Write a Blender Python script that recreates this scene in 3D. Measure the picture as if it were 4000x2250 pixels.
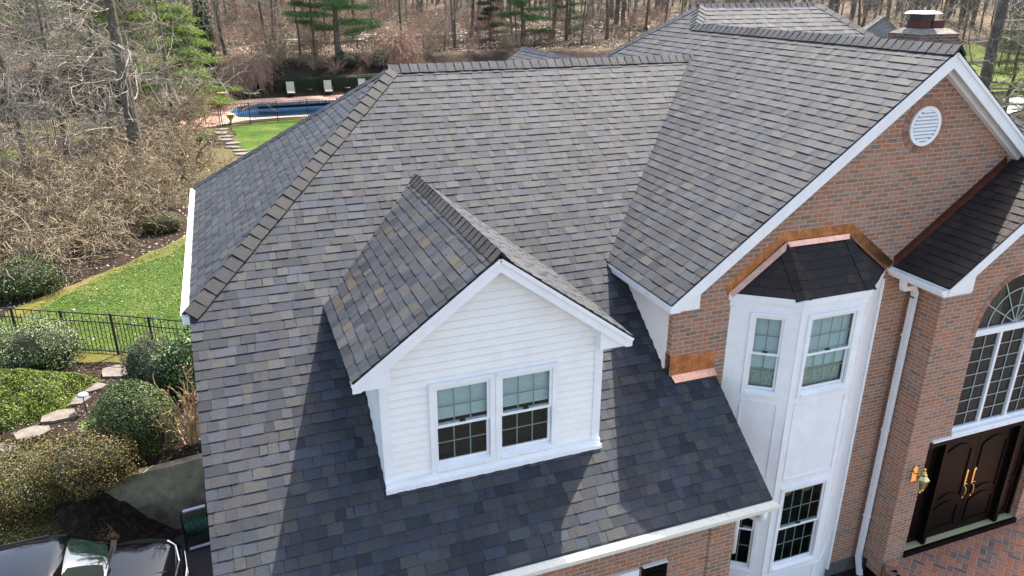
import bpy, math, random
import numpy as np
from math import sin, cos, pi, sqrt, radians, floor, atan2
from mathutils import Vector, Matrix

for o in list(bpy.data.objects): bpy.data.objects.remove(o)
SC = bpy.context.scene
COL = SC.collection

# ------------------------------------------------------------------ camera
CAM = Vector((-6.3327, -6.794, 6.5484)); PITCH, YAW = .3809, .3567
fw = Vector((sin(YAW)*cos(PITCH), cos(YAW)*cos(PITCH), -sin(PITCH)))
rt = Vector((cos(YAW), -sin(YAW), 0)); up = rt.cross(fw)
cd = bpy.data.cameras.new('camera'); cam = bpy.data.objects.new('camera', cd); COL.objects.link(cam)
cam.matrix_world = Matrix(((rt.x, up.x, -fw.x, CAM.x), (rt.y, up.y, -fw.y, CAM.y), (rt.z, up.z, -fw.z, CAM.z), (0, 0, 0, 1)))
cd.sensor_width = 36; cd.lens = 1913.62/2576*36; cd.clip_start = .1; cd.clip_end = 2000
SC.camera = cam
# ------------------------------------------------------------------ light
SUN = Vector((.55, .48, 1.0)).normalized()
el = math.asin(SUN.z); az = atan2(SUN.x, SUN.y)
w = bpy.data.worlds.new('World'); SC.world = w; w.use_nodes = True
nt = w.node_tree; bg = nt.nodes['Background']
sk = nt.nodes.new('ShaderNodeTexSky'); sk.sky_type = 'NISHITA'; sk.sun_disc = False
sk.sun_elevation = el; sk.sun_rotation = az; sk.air_density = 1.0; sk.dust_density = 2.5; sk.ozone_density = 1.0
nt.links.new(sk.outputs[0], bg.inputs[0]); bg.inputs[1].default_value = .15
sl = bpy.data.lights.new('sun', 'SUN'); so = bpy.data.objects.new('sun', sl); COL.objects.link(so)
sl.energy = 3.5; sl.angle = radians(.55); sl.color = (1, .995, .985)
so.rotation_euler = SUN.to_track_quat('Z', 'Y').to_euler()
VS = SC.view_settings; VS.view_transform = 'Standard'; VS.look = 'None'; VS.exposure = 1.7
VS.use_white_balance = True; VS.white_balance_temperature = 7200; VS.white_balance_tint = 10; VS.gamma = 1

# ------------------------------------------------------------------ materials
def mat(name, rgb=(.5, .5, .5), rough=.7, metal=0, spec=.5, noise=0, nscale=10, bump=0, bscale=60, col2=None, attr=False, coat=0, detail=4):
    m = bpy.data.materials.new(name); m.use_nodes = True
    N = m.node_tree.nodes; L = m.node_tree.links; b = N['Principled BSDF']
    b.inputs['Roughness'].default_value = rough; b.inputs['Metallic'].default_value = metal
    b.inputs['Specular IOR Level'].default_value = spec; b.inputs['Coat Weight'].default_value = coat
    b.inputs['Base Color'].default_value = (*rgb, 1)
    tc = N.new('ShaderNodeTexCoord'); out = None
    if attr:
        a = N.new('ShaderNodeAttribute'); a.attribute_name = 'Col'; out = a.outputs['Color']
    if noise or col2:
        n = N.new('ShaderNodeTexNoise'); n.inputs['Scale'].default_value = nscale; n.inputs['Detail'].default_value = detail; n.inputs['Roughness'].default_value = .65
        L.new(tc.outputs['Object'], n.inputs['Vector'])
        if col2:
            r = N.new('ShaderNodeValToRGB'); r.color_ramp.elements[0].position = .35; r.color_ramp.elements[1].position = .65
            r.color_ramp.elements[0].color = (*rgb, 1); r.color_ramp.elements[1].color = (*col2, 1)
            L.new(n.outputs[0], r.inputs[0]); out = r.outputs[0]
        if noise:
            mr = N.new('ShaderNodeMapRange'); mr.inputs['From Min'].default_value = .25; mr.inputs['From Max'].default_value = .75
            mr.inputs['To Min'].default_value = 1-noise; mr.inputs['To Max'].default_value = 1+noise
            n2 = N.new('ShaderNodeTexNoise'); n2.inputs['Scale'].default_value = nscale*3.1; n2.inputs['Detail'].default_value = detail
            L.new(tc.outputs['Object'], n2.inputs['Vector']); L.new(n2.outputs[0], mr.inputs['Value'])
            mx = N.new('ShaderNodeMix'); mx.data_type = 'RGBA'; mx.blend_type = 'MULTIPLY'; mx.inputs['Factor'].default_value = 1
            if out: L.new(out, mx.inputs[6])
            else: mx.inputs[6].default_value = (*rgb, 1)
            L.new(mr.outputs[0], mx.inputs[7]); out = mx.outputs[2]
    if out: L.new(out, b.inputs['Base Color'])
    if bump:
        nb = N.new('ShaderNodeTexNoise'); nb.inputs['Scale'].default_value = bscale; nb.inputs['Detail'].default_value = 3
        L.new(tc.outputs['Object'], nb.inputs['Vector']); bp = N.new('ShaderNodeBump'); bp.inputs['Strength'].default_value = bump; bp.inputs['Distance'].default_value = .02
        L.new(nb.outputs[0], bp.inputs['Height']); L.new(bp.outputs[0], b.inputs['Normal'])
    return m

def weather(m, lo=.84, hi=1.14, sc=.9):
    """broad uneven wear over a whole surface"""
    N = m.node_tree.nodes; L = m.node_tree.links; b = N['Principled BSDF']; src = b.inputs['Base Color'].links[0].from_socket if b.inputs['Base Color'].links else None
    tc = N.new('ShaderNodeTexCoord'); mp = N.new('ShaderNodeMapping'); mp.inputs['Scale'].default_value = (1, 1, .55); L.new(tc.outputs['Object'], mp.inputs[0])
    n = N.new('ShaderNodeTexNoise'); n.inputs['Scale'].default_value = sc; n.inputs['Detail'].default_value = 6; n.inputs['Roughness'].default_value = .7; L.new(mp.outputs[0], n.inputs['Vector'])
    r = N.new('ShaderNodeMapRange'); r.inputs['From Min'].default_value = .3; r.inputs['From Max'].default_value = .7; r.inputs['To Min'].default_value = lo; r.inputs['To Max'].default_value = hi; L.new(n.outputs[0], r.inputs['Value'])
    x = N.new('ShaderNodeMix'); x.data_type = 'RGBA'; x.blend_type = 'MULTIPLY'; x.inputs['Factor'].default_value = 1
    if src: L.new(src, x.inputs[6])
    else: x.inputs[6].default_value = b.inputs['Base Color'].default_value
    L.new(r.outputs[0], x.inputs[7]); L.new(x.outputs[2], b.inputs['Base Color'])

def MA(N, L, op, a, b=None, c=None):
    n = N.new('ShaderNodeMath'); n.operation = op
    for i, v in enumerate((a, b, c)):
        if v is None: continue
        if isinstance(v, (int, float)): n.inputs[i].default_value = v
        else: L.new(v, n.inputs[i])
    return n.outputs[0]

def brick_mat(name, ramp, mortar, bw=.2095, bh=.0677, mw=.0135, rough=.85, herring=False):
    m = bpy.data.materials.new(name); m.use_nodes = True
    N = m.node_tree.nodes; L = m.node_tree.links; b = N['Principled BSDF']; b.inputs['Roughness'].default_value = rough
    b.inputs['Specular IOR Level'].default_value = .25
    uv = N.new('ShaderNodeUVMap'); uv.uv_map = 'UVMap'
    nz = N.new('ShaderNodeTexNoise'); nz.inputs['Scale'].default_value = 9; nz.inputs['Detail'].default_value = 3
    L.new(uv.outputs[0], nz.inputs['Vector'])
    mm = N.new('ShaderNodeVectorMath'); mm.operation = 'MULTIPLY_ADD'; mm.inputs[1].default_value = (.012, .012, 0); 
    L.new(nz.outputs['Color'], mm.inputs[0]); L.new(uv.outputs[0], mm.inputs[2])
    s = N.new('ShaderNodeSeparateXYZ'); L.new(mm.outputs[0], s.inputs[0])
    if not herring:
        y = MA(N, L, 'DIVIDE', s.outputs[1], bh); x = MA(N, L, 'DIVIDE', s.outputs[0], bw)
        row = MA(N, L, 'FLOOR', y); fy = MA(N, L, 'FRACT', y)
        wn = N.new('ShaderNodeTexWhiteNoise'); wn.noise_dimensions = '1D'; L.new(row, wn.inputs['W'])
        off = MA(N, L, 'MULTIPLY', MA(N, L, 'MODULO', MA(N, L, 'ABSOLUTE', row), 2), .5)
        x2 = MA(N, L, 'ADD', MA(N, L, 'ADD', x, off), MA(N, L, 'MULTIPLY', wn.outputs[0], .12))
        colm = MA(N, L, 'FLOOR', x2); fx = MA(N, L, 'FRACT', x2)
        ex = MA(N, L, 'MULTIPLY', MA(N, L, 'MINIMUM', fx, MA(N, L, 'SUBTRACT', 1, fx)), bw)
        ey = MA(N, L, 'MULTIPLY', MA(N, L, 'MINIMUM', fy, MA(N, L, 'SUBTRACT', 1, fy)), bh)
        e = MA(N, L, 'MINIMUM', ex, ey); ida, idb = colm, row
    else:
        # herringbone of 1x2 bricks laid on a unit grid
        x = MA(N, L, 'DIVIDE', s.outputs[0], bh); y = MA(N, L, 'DIVIDE', s.outputs[1], bh)
        i = MA(N, L, 'FLOOR', x); j = MA(N, L, 'FLOOR', y); fx = MA(N, L, 'FRACT', x); fy = MA(N, L, 'FRACT', y)
        k = MA(N, L, 'FLOORED_MODULO', MA(N, L, 'SUBTRACT', i, j), 4)
        def eq(v): return MA(N, L, 'COMPARE', k, v, .1)
        k0, k1, k2, k3 = eq(0), eq(1), eq(2), eq(3)
        # k0,k1 : horizontal left / right half ; k3,k2 : vertical lower / upper half
        ida = MA(N, L, 'SUBTRACT', i, k1); idb = MA(N, L, 'SUBTRACT', j, k2)
        def side(f, open_): return MA(N, L, 'ADD', f, MA(N, L, 'MULTIPLY', open_, 9))
        e = MA(N, L, 'MINIMUM', MA(N, L, 'MINIMUM', side(fx, k1), side(MA(N, L, 'SUBTRACT', 1, fx), k0)),
               MA(N, L, 'MINIMUM', side(fy, k2), side(MA(N, L, 'SUBTRACT', 1, fy), k3)))
        e = MA(N, L, 'MULTIPLY', e, bh)
    cb = N.new('ShaderNodeCombineXYZ'); L.new(ida, cb.inputs[0]); L.new(idb, cb.inputs[1])
    w2 = N.new('ShaderNodeTexWhiteNoise'); w2.noise_dimensions = '3D'; L.new(cb.outputs[0], w2.inputs[0])
    cr = N.new('ShaderNodeValToRGB'); cr.color_ramp.interpolation = 'CONSTANT'
    el_ = cr.color_ramp.elements
    for q, c in enumerate(ramp):
        if q == 0: el_[0].position = 0; el_[0].color = (*c, 1)
        elif q == 1: el_[1].position = 1/len(ramp); el_[1].color = (*c, 1)
        else: z = el_.new(q/len(ramp)); z.color = (*c, 1)
    L.new(w2.outputs['Value'], cr.inputs[0])
    n3 = N.new('ShaderNodeTexNoise'); n3.inputs['Scale'].default_value = 28; n3.inputs['Detail'].default_value = 5; n3.inputs['Roughness'].default_value = .7
    L.new(uv.outputs[0], n3.inputs['Vector'])
    n4 = N.new('ShaderNodeTexNoise'); n4.inputs['Scale'].default_value = .7; n4.inputs['Detail'].default_value = 3; L.new(uv.outputs[0], n4.inputs['Vector'])
    v = MA(N, L, 'MULTIPLY', MA(N, L, 'MULTIPLY_ADD', n3.outputs[0], 1.7, .12), MA(N, L, 'MULTIPLY_ADD', n4.outputs[0], .5, .75))
    mx = N.new('ShaderNodeMix'); mx.data_type = 'RGBA'; mx.blend_type = 'MULTIPLY'; mx.inputs['Factor'].default_value = 1
    L.new(cr.outputs[0], mx.inputs[6]); L.new(v, mx.inputs[7])
    ms = N.new('ShaderNodeMapRange'); ms.interpolation_type = 'SMOOTHSTEP'; ms.inputs['From Min'].default_value = mw*.5-.0025; ms.inputs['From Max'].default_value = mw*.5+.004
    ed = MA(N, L, 'ADD', e, MA(N, L, 'MULTIPLY', MA(N, L, 'SUBTRACT', n3.outputs[0], .5), .006)); L.new(ed, ms.inputs['Value'])
    m2 = N.new('ShaderNodeMix'); m2.data_type = 'RGBA'; L.new(ms.outputs[0], m2.inputs['Factor']); m2.inputs[6].default_value = (*mortar, 1); L.new(mx.outputs[2], m2.inputs[7])
    L.new(m2.outputs[2], b.inputs['Base Color'])
    bp = N.new('ShaderNodeBump'); bp.inputs['Strength'].default_value = .9; bp.inputs['Distance'].default_value = .008
    hh = MA(N, L, 'ADD', ms.outputs[0], MA(N, L, 'MULTIPLY', n3.outputs[0], .35)); L.new(hh, bp.inputs['Height']); L.new(bp.outputs[0], b.inputs['Normal'])
    return m

def glass_mat():
    m = bpy.data.materials.new('window_glass'); m.use_nodes = True
    N = m.node_tree.nodes; L = m.node_tree.links; N.remove(N['Principled BSDF'])
    g = N.new('ShaderNodeBsdfGlossy'); g.inputs['Roughness'].default_value = .02; g.inputs['Color'].default_value = (.9, .95, 1, 1)
    t = N.new('ShaderNodeBsdfTransparent'); t.inputs['Color'].default_value = (.70, .80, .78, 1)
    f = N.new('ShaderNodeFresnel'); f.inputs['IOR'].default_value = 1.55
    k = MA(N, L, 'MULTIPLY_ADD', f.outputs[0], .6, 0)
    mx = N.new('ShaderNodeMixShader'); L.new(k, mx.inputs[0]); L.new(t.outputs[0], mx.inputs[1]); L.new(g.outputs[0], mx.inputs[2])
    L.new(mx.outputs[0], N['Material Output'].inputs[0]); return m

SH = mat('asphalt_shingle', rough=.62, spec=.34, attr=True, noise=.55, nscale=30, bump=.6, bscale=150, detail=6)
DECK = mat('roof_underlay', (.012, .012, .013), .9)
WHITE = mat('white_trim_paint', (.84, .84, .845), .5, noise=.05, nscale=2)
SIDING = mat('white_vinyl_siding', (.86, .835, .80), .5, noise=.03, nscale=2)
SOFFIT = mat('beige_soffit', (.62, .56, .47), .6)
CREAM = mat('cream_gutter_metal', (.80, .77, .68), .45, noise=.06, nscale=6)
COPPER = mat('copper', (.56, .25, .13), .38, metal=1, col2=(.36, .18, .075), nscale=7, noise=.2, bump=.12, bscale=9)
COPPERB = mat('bright_copper', (.86, .46, .32), .3, metal=.9, noise=.2, nscale=14, bump=.1, bscale=12)
BRICKC = [(.36, .145, .085), (.35, .165, .11), (.40, .20, .145), (.25, .145, .105), (.40, .18, .125), (.33, .135, .085), (.205, .13, .10), (.37, .20, .15), (.45, .155, .07), (.31, .16, .12), (.28, .165, .125), (.40, .19, .135)]
BRICKC = [(.82*a+.18*.40, .82*b+.18*.25, .82*c+.18*.19) for a, b, c in BRICKC]
BRICK = brick_mat('red_brick', BRICKC, (.45, .37, .28))
DBRICK = brick_mat('sooty_brick', [(.13, .075, .06), (.16, .09, .07), (.11, .07, .06), (.2, .12, .09)], (.3, .25, .2))
PAVER = brick_mat('brick_paver', [(.40, .155, .09), (.34, .14, .09), (.29, .15, .10), (.15, .105, .09), (.44, .17, .095), (.28, .17, .12), (.37, .14, .085), (.20, .13, .11)], (.42, .34, .27), bw=.2, bh=.105, mw=.009, herring=True)
CONC = mat('weathered_concrete', (.28, .25, .165), .9, col2=(.11, .095, .055), nscale=1.6, noise=.3, bump=.3, bscale=30)
FOUND = mat('foundation_concrete', (.12, .11, .105), .9, noise=.3, nscale=5)
GLASS = glass_mat()
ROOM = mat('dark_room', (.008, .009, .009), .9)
BLIND = mat('pleated_blind', (.78, .82, .84), .8)
CURT = mat('lace_curtain', (.6, .62, .56), .9, noise=.5, nscale=14)
DRAPE = mat('brown_drape', (.20, .15, .11), .9)
MUNT = mat('grey_green_muntin', (.36, .41, .385), .5)
MAHO = mat('dark_mahogany', (.005, .003, .0025), .45, spec=.12, noise=.3, nscale=12)
BRASS = mat('polished_brass', (.80, .62, .26), .18, metal=1)
BLACKM = mat('black_metal', (.012, .013, .014), .45)
THRESH = mat('tan_threshold', (.42, .38, .22), .6)
BARK = mat('grey_brown_bark', (.075, .062, .05), .95, col2=(.15, .13, .105), nscale=3, noise=.4, bump=.5, bscale=25)
TWIG = mat('bare_twig', (.37, .325, .27), .9, col2=(.10, .08, .06), nscale=1.2, noise=.25)
TWIGT = mat('tan_twig', (.34, .27, .175), .9, col2=(.13, .095, .06), nscale=.9, noise=.25)  # dark second tone paints shaded depth between the pale twigs
TWIGP = mat('pink_brown_twig', (.33, .215, .165), .9, noise=.25, nscale=2)
LEAF = mat('leaf', rough=.5, spec=.35, attr=True)
NEED = mat('needle', rough=.6, spec=.25, attr=True)
STONE = mat('flagstone', (.21, .18, .15), .9, col2=(.12, .105, .09), nscale=4, noise=.25, bump=.4, bscale=14)

weather(SH, .80, 1.2, 1.3); weather(WHITE, .93, 1.02, 1.6); weather(SIDING, .94, 1.02, 1.2); weather(COPPER, .6, 1.25, 5); weather(COPPERB, .75, 1.1, 6)
# ------------------------------------------------------------------ object helpers
def link(o, parent=None):
    COL.objects.link(o)
    if parent is not None: o.parent = parent
    return o
def tag(o, label=None, cat=None, group=None, kind=None):
    if label: o['label'] = label
    if cat: o['category'] = cat
    if group: o['group'] = group
    if kind: o['kind'] = kind
    return o
def empty(name, loc=(0, 0, 0), rz=0, label=None, cat=None, group=None, parent=None):
    o = bpy.data.objects.new(name, None); o.location = loc; o.rotation_euler = (0, 0, rz); o.empty_display_size = .2
    link(o, parent); return tag(o, label, cat, group)
def dup(o, parent=None):
    c = o.copy(); link(c, parent)
    for ch in list(o.children): dup(ch, c)
    return c

class MB:
    def __init__(s): s.v = []; s.f = []; s.uv = []; s.c = []; s.m = []; s.cur = 0; s.col = (1, 1, 1)
    def face(s, pts, uv=None, col=None):
        b = len(s.v); s.v += [tuple(p) for p in pts]; s.f.append(tuple(range(b, b+len(pts)))); s.uv.append(uv); s.c.append(col or s.col); s.m.append(s.cur); return s
    def raw(s, vs, fs, col=None):
        b = len(s.v); s.v += [tuple(p) for p in vs]
        for f in fs: s.f.append(tuple(i+b for i in f)); s.uv.append(None); s.c.append(col or s.col); s.m.append(s.cur)
    def box(s, a, b, col=None):
        x0, y0, z0 = a; x1, y1, z1 = b
        vs = [(x0, y0, z0), (x1, y0, z0), (x1, y1, z0), (x0, y1, z0), (x0, y0, z1), (x1, y0, z1), (x1, y1, z1), (x0, y1, z1)]
        for f in ((0, 3, 2, 1), (4, 5, 6, 7), (0, 1, 5, 4), (1, 2, 6, 5), (2, 3, 7, 6), (3, 0, 4, 7)):
            p = [vs[i] for i in f]; s.face(p, wall_uv(p), col)
        return s
    def prism(s, poly, d, col=None):
        """extrude polygon (3d points) by vector d"""
        d = Vector(d); P = [Vector(p) for p in poly]; Q = [p+d for p in P]
        s.face(P, wall_uv(P), col); s.face(Q[::-1], wall_uv(Q[::-1]), col)
        for i in range(len(P)):
            j = (i+1) % len(P); q = [P[i], Q[i], Q[j], P[j]]; s.face(q, wall_uv(q), col)
        return s
    def bar(s, a, b, w, h, upv=(0, 0, 1), col=None):
        a = Vector(a); b = Vector(b); d = (b-a).normalized(); x = d.cross(Vector(upv))
        if x.length < 1e-4: x = d.cross(Vector((1, 0, 0)))
        x.normalize(); u = x.cross(d); x *= w/2; u *= h/2
        vs = [a-x-u, a+x-u, a+x+u, a-x+u, b-x-u, b+x-u, b+x+u, b-x+u]
        for f in ((0, 1, 2, 3), (7, 6, 5, 4), (0, 4, 5, 1), (1, 5, 6, 2), (2, 6, 7, 3), (3, 7, 4, 0)):
            p = [vs[i] for i in f]; s.face(p, wall_uv(p), col)
        return s
    def tube(s, pts, rad, n=8, cap=True, col=None):
        pts = [Vector(p) for p in pts]; m = len(pts)
        if isinstance(rad, (int, float)): rad = [rad]*m
        b = len(s.v); pu = None
        for i, p in enumerate(pts):
            d = (pts[min(i+1, m-1)]-pts[max(i-1, 0)]);
            if d.length < 1e-9: d = Vector((0, 0, 1))
            d.normalize()
            if pu is None: pu = d.orthogonal()
            pu = pu-d*pu.dot(d)
            if pu.length < 1e-5: pu = d.orthogonal()
            pu.normalize(); q = d.cross(pu)
            for k in range(n):
                a = 2*pi*k/n; s.v.append(tuple(p+(pu*cos(a)+q*sin(a))*rad[i]))
        c = col or s.col
        for i in range(m-1):
            for k in range(n):
                k2 = (k+1) % n; s.f.append((b+i*n+k, b+i*n+k2, b+(i+1)*n+k2, b+(i+1)*n+k)); s.uv.append(None); s.c.append(c); s.m.append(s.cur)
        if cap:
            s.f.append(tuple(b+k for k in range(n))[::-1]); s.uv.append(None); s.c.append(c); s.m.append(s.cur)
            s.f.append(tuple(b+(m-1)*n+k for k in range(n))); s.uv.append(None); s.c.append(c); s.m.append(s.cur)
        return s
    def lathe(s, c, prof, n=16, col=None):
        b = len(s.v); m = len(prof)
        for r, z in prof:
            for k in range(n): a = 2*pi*k/n; s.v.append((c[0]+r*cos(a), c[1]+r*sin(a), c[2]+z))
        for i in range(m-1):
            for k in range(n):
                k2 = (k+1) % n; s.f.append((b+i*n+k, b+i*n+k2, b+(i+1)*n+k2, b+(i+1)*n+k)); s.uv.append(None); s.c.append(col or s.col); s.m.append(s.cur)
        s.f.append(tuple(b+k for k in range(n))[::-1]); s.f.append(tuple(b+(m-1)*n+k for k in range(n)))
        for _ in (0, 1): s.uv.append(None); s.c.append(col or s.col); s.m.append(s.cur)
        return s
    def build(s, name, mats, parent=None, smooth=False, loc=None, bevel=0):
        me = bpy.data.meshes.new(name); me.from_pydata(s.v, [], s.f)
        if not isinstance(mats, (list, tuple)): mats = [mats]
        for m in mats: me.materials.append(m)
        nl = len(me.loops)
        if any(u is not None for u in s.uv):
            uvl = me.uv_layers.new(name='UVMap'); arr = np.zeros((nl, 2), 'f'); i = 0
            for f, u in zip(s.f, s.uv):
                if u is not None: arr[i:i+len(f)] = u
                i += len(f)
            uvl.data.foreach_set('uv', arr.ravel())
        if any(c != (1, 1, 1) for c in s.c):
            a = me.attributes.new('Col', 'FLOAT_COLOR', 'CORNER'); lens = [len(f) for f in s.f]
            cc = np.ones((nl, 4), 'f'); cc[:, :3] = np.repeat(np.array(s.c, 'f')[:, :3], lens, axis=0); a.data.foreach_set('color', cc.ravel())
        if len(mats) > 1: me.polygons.foreach_set('material_index', s.m)
        if smooth: me.polygons.foreach_set('use_smooth', [True]*len(s.f))
        me.update(); o = bpy.data.objects.new(name, me)
        if loc is not None: o.location = loc
        if bevel:
            bv = o.modifiers.new('Bevel', 'BEVEL'); bv.width = bevel; bv.segments = 2; bv.limit_method = 'ANGLE'
        return link(o, parent)

def wall_uv(p):
    p = [Vector(q) for q in p]; n = Vector((0, 0, 0))
    for i in range(len(p)):
        a, b = p[i], p[(i+1) % len(p)]; n += a.cross(b)
    if abs(n.z) > .9*n.length and n.length > 0: return [(q.x, q.y) for q in p]
    if abs(n.y) >= abs(n.x)*1.0: return [(q.x, q.z) for q in p] if abs(n.y) > 2*abs(n.x) else [((q.x-q.y)*.7071, q.z) for q in p]
    return [(q.y, q.z) for q in p] if abs(n.x) > 2*abs(n.y) else [((q.x-q.y)*.7071, q.z) for q in p]

def npmesh(name, verts, nper, cols, m, parent=None, loc=None, smooth=False):
    """verts (N*nper,3), every nper consecutive make a face; cols (N,3)"""
    N_ = len(verts)//nper; me = bpy.data.meshes.new(name)
    me.vertices.add(len(verts)); me.vertices.foreach_set('co', np.asarray(verts, 'f').ravel())
    me.loops.add(N_*nper); me.loops.foreach_set('vertex_index', np.arange(N_*nper, dtype='i'))
    me.polygons.add(N_); me.polygons.foreach_set('loop_start', np.arange(0, N_*nper, nper, dtype='i')); me.polygons.foreach_set('loop_total', np.full(N_, nper, 'i'))
    me.update(calc_edges=True); me.materials.append(m)
    a = me.attributes.new('Col', 'FLOAT_COLOR', 'CORNER'); cc = np.ones((N_*nper, 4), 'f'); cc[:, :3] = np.repeat(cols, nper, axis=0); a.data.foreach_set('color', cc.ravel())
    o = bpy.data.objects.new(name, me)
    if loc is not None: o.location = loc
    return link(o, parent)

def leaf_quads(C, Nn, L, Wd, rng, jitter=.6):
    """C centres (N,3), Nn outward normals; returns verts (4N,3)"""
    n = len(C); R = rng.normal(size=(n, 3)); a = Nn+jitter*R; a /= np.linalg.norm(a, axis=1)[:, None]+1e-9
    t = np.cross(a, rng.normal(size=(n, 3))); t /= np.linalg.norm(t, axis=1)[:, None]+1e-9; b = np.cross(a, t)
    L = np.broadcast_to(np.asarray(L, float), (n,))[:, None]*rng.uniform(.7, 1.3, (n, 1)); Wd = np.broadcast_to(np.asarray(Wd, float), (n,))[:, None]*rng.uniform(.7, 1.3, (n, 1))
    V = np.stack([C-t*L/2, C+b*Wd/2, C+t*L/2, C-b*Wd/2], 1); return V.reshape(-1, 3)
def pick_cols(pal, n, rng, var=.2):
    pal = np.array(pal); c = pal[rng.integers(0, len(pal), n)]; return np.clip(c*rng.uniform(1-var, 1+var, (n, 1)), 0, 1)

# ------------------------------------------------------------------ terrain
def ss(t): t = min(1, max(0, t)); return t*t*(3-2*t)
def lerp(a, b, t): return a+(b-a)*t
def interp(x, xs, ys):
    if x <= xs[0]: return ys[0]
    for i in range(len(xs)-1):
        if x <= xs[i+1]: return lerp(ys[i], ys[i+1], (x-xs[i])/(xs[i+1]-xs[i]))
    return ys[-1]
def tz(x, y):
    b = interp(y, [15, 45, 59.3], [-3.1, -2.2, -2.2])
    if y > 59.3: b = -2.2+2.7*ss((y-59.3)/7.2)
    if y > 66.5: b = .5+.045*(y-66.5)
    if y > 320: b = .5+.045*254
    if x < -10.6:
        wd = interp(x, [-14, -12, -10.6], [7, 4.2, 1.9]); return lerp(-4.6, b, ss((y-7.4)/wd))
    if x < -6.9:
        yl_ = interp(x, [-10.4, -8.42], [8.80, 8.53]); zf_ = -4.6+1.35*ss((-8.5-x)/1.9)*ss((y-7.45)/.95)
        return lerp(zf_, b, ss((y-yl_)/.12))
    return lerp(interp(x, [-6.9, -1], [-4.6, -3.75]), b, ss((y-8.5)/.2))

# ------------------------------------------------------------------ the ground
def pip(x, y, poly):
    c = False; n = len(poly); j = n-1
    for i in range(n):
        xi, yi = poly[i]; xj, yj = poly[j]
        if (yi > y) != (yj > y) and x < (xj-xi)*(y-yi)/(yj-yi)+xi: c = not c
        j = i
    return c
def sdp(x, y, poly):
    d = 1e9; n = len(poly)
    for i in range(n):
        ax, ay = poly[i]; bx, by = poly[(i+1) % n]; dx, dy = bx-ax, by-ay
        t = max(0, min(1, ((x-ax)*dx+(y-ay)*dy)/(dx*dx+dy*dy))); d = min(d, math.hypot(x-ax-t*dx, y-ay-t*dy))
    return d if pip(x, y, poly) else -d
def wob(x, y, a): return a*(sin(x*1.9+1.3*sin(y*1.1))+sin(y*2.3+1.7*sin(x*1.4))+.6*sin(x*5.1+y*4.3))*.4
def grid_ground(name, xs, ys, zf, m):
    vs = [(x, y, zf(x, y)) for y in ys for x in xs]; nx = len(xs)
    fs = [(j*nx+i, j*nx+i+1, (j+1)*nx+i+1, (j+1)*nx+i) for j in range(len(ys)-1) for i in range(nx-1)]
    b = MB(); b.raw(vs, fs); return b.build(name, m, smooth=True)
def frange(a, b, s): return [a+s*i for i in range(int(round((b-a)/s))+1)]
def draped(name, poly, step, lift, m, wa=.15, kind='structure', zf=tz):
    """a sheet lying on the terrain, cut to an uneven outline"""
    x0 = min(p[0] for p in poly)-step; x1 = max(p[0] for p in poly)+step; y0 = min(p[1] for p in poly)-step; y1 = max(p[1] for p in poly)+step
    xs = frange(x0, x1, step); ys = frange(y0, y1, step); S = {}
    for i, x in enumerate(xs):
        for j, y in enumerate(ys): S[i, j] = sdp(x, y, poly)+wob(x, y, wa)
    b = MB()
    for i in range(len(xs)-1):
        for j in range(len(ys)-1):
            q = [(i, j), (i+1, j), (i+1, j+1), (i, j+1)]; sv = [S[k] for k in q]
            if max(sv) <= 0: continue
            out = []
            for a in range(4):
                p0 = q[a]; p1 = q[(a+1) % 4]; s0 = sv[a]; s1 = sv[(a+1) % 4]
                if s0 > 0: out.append((xs[p0[0]], ys[p0[1]]))
                if (s0 > 0) != (s1 > 0):
                    t = s0/(s0-s1); out.append((lerp(xs[p0[0]], xs[p1[0]], t), lerp(ys[p0[1]], ys[p1[1]], t)))
            if len(out) >= 3: b.face([(x, y, zf(x, y)+lift) for x, y in out])
    # weld
    o = b.build(name, m); 
    import bmesh
    bm = bmesh.new(); bm.from_mesh(o.data); bmesh.ops.remove_doubles(bm, verts=bm.verts, dist=.001); bm.to_mesh(o.data); bm.free()
    o.data.polygons.foreach_set('use_smooth', [True]*len(o.data.polygons)); return tag(o, kind=kind)

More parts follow.
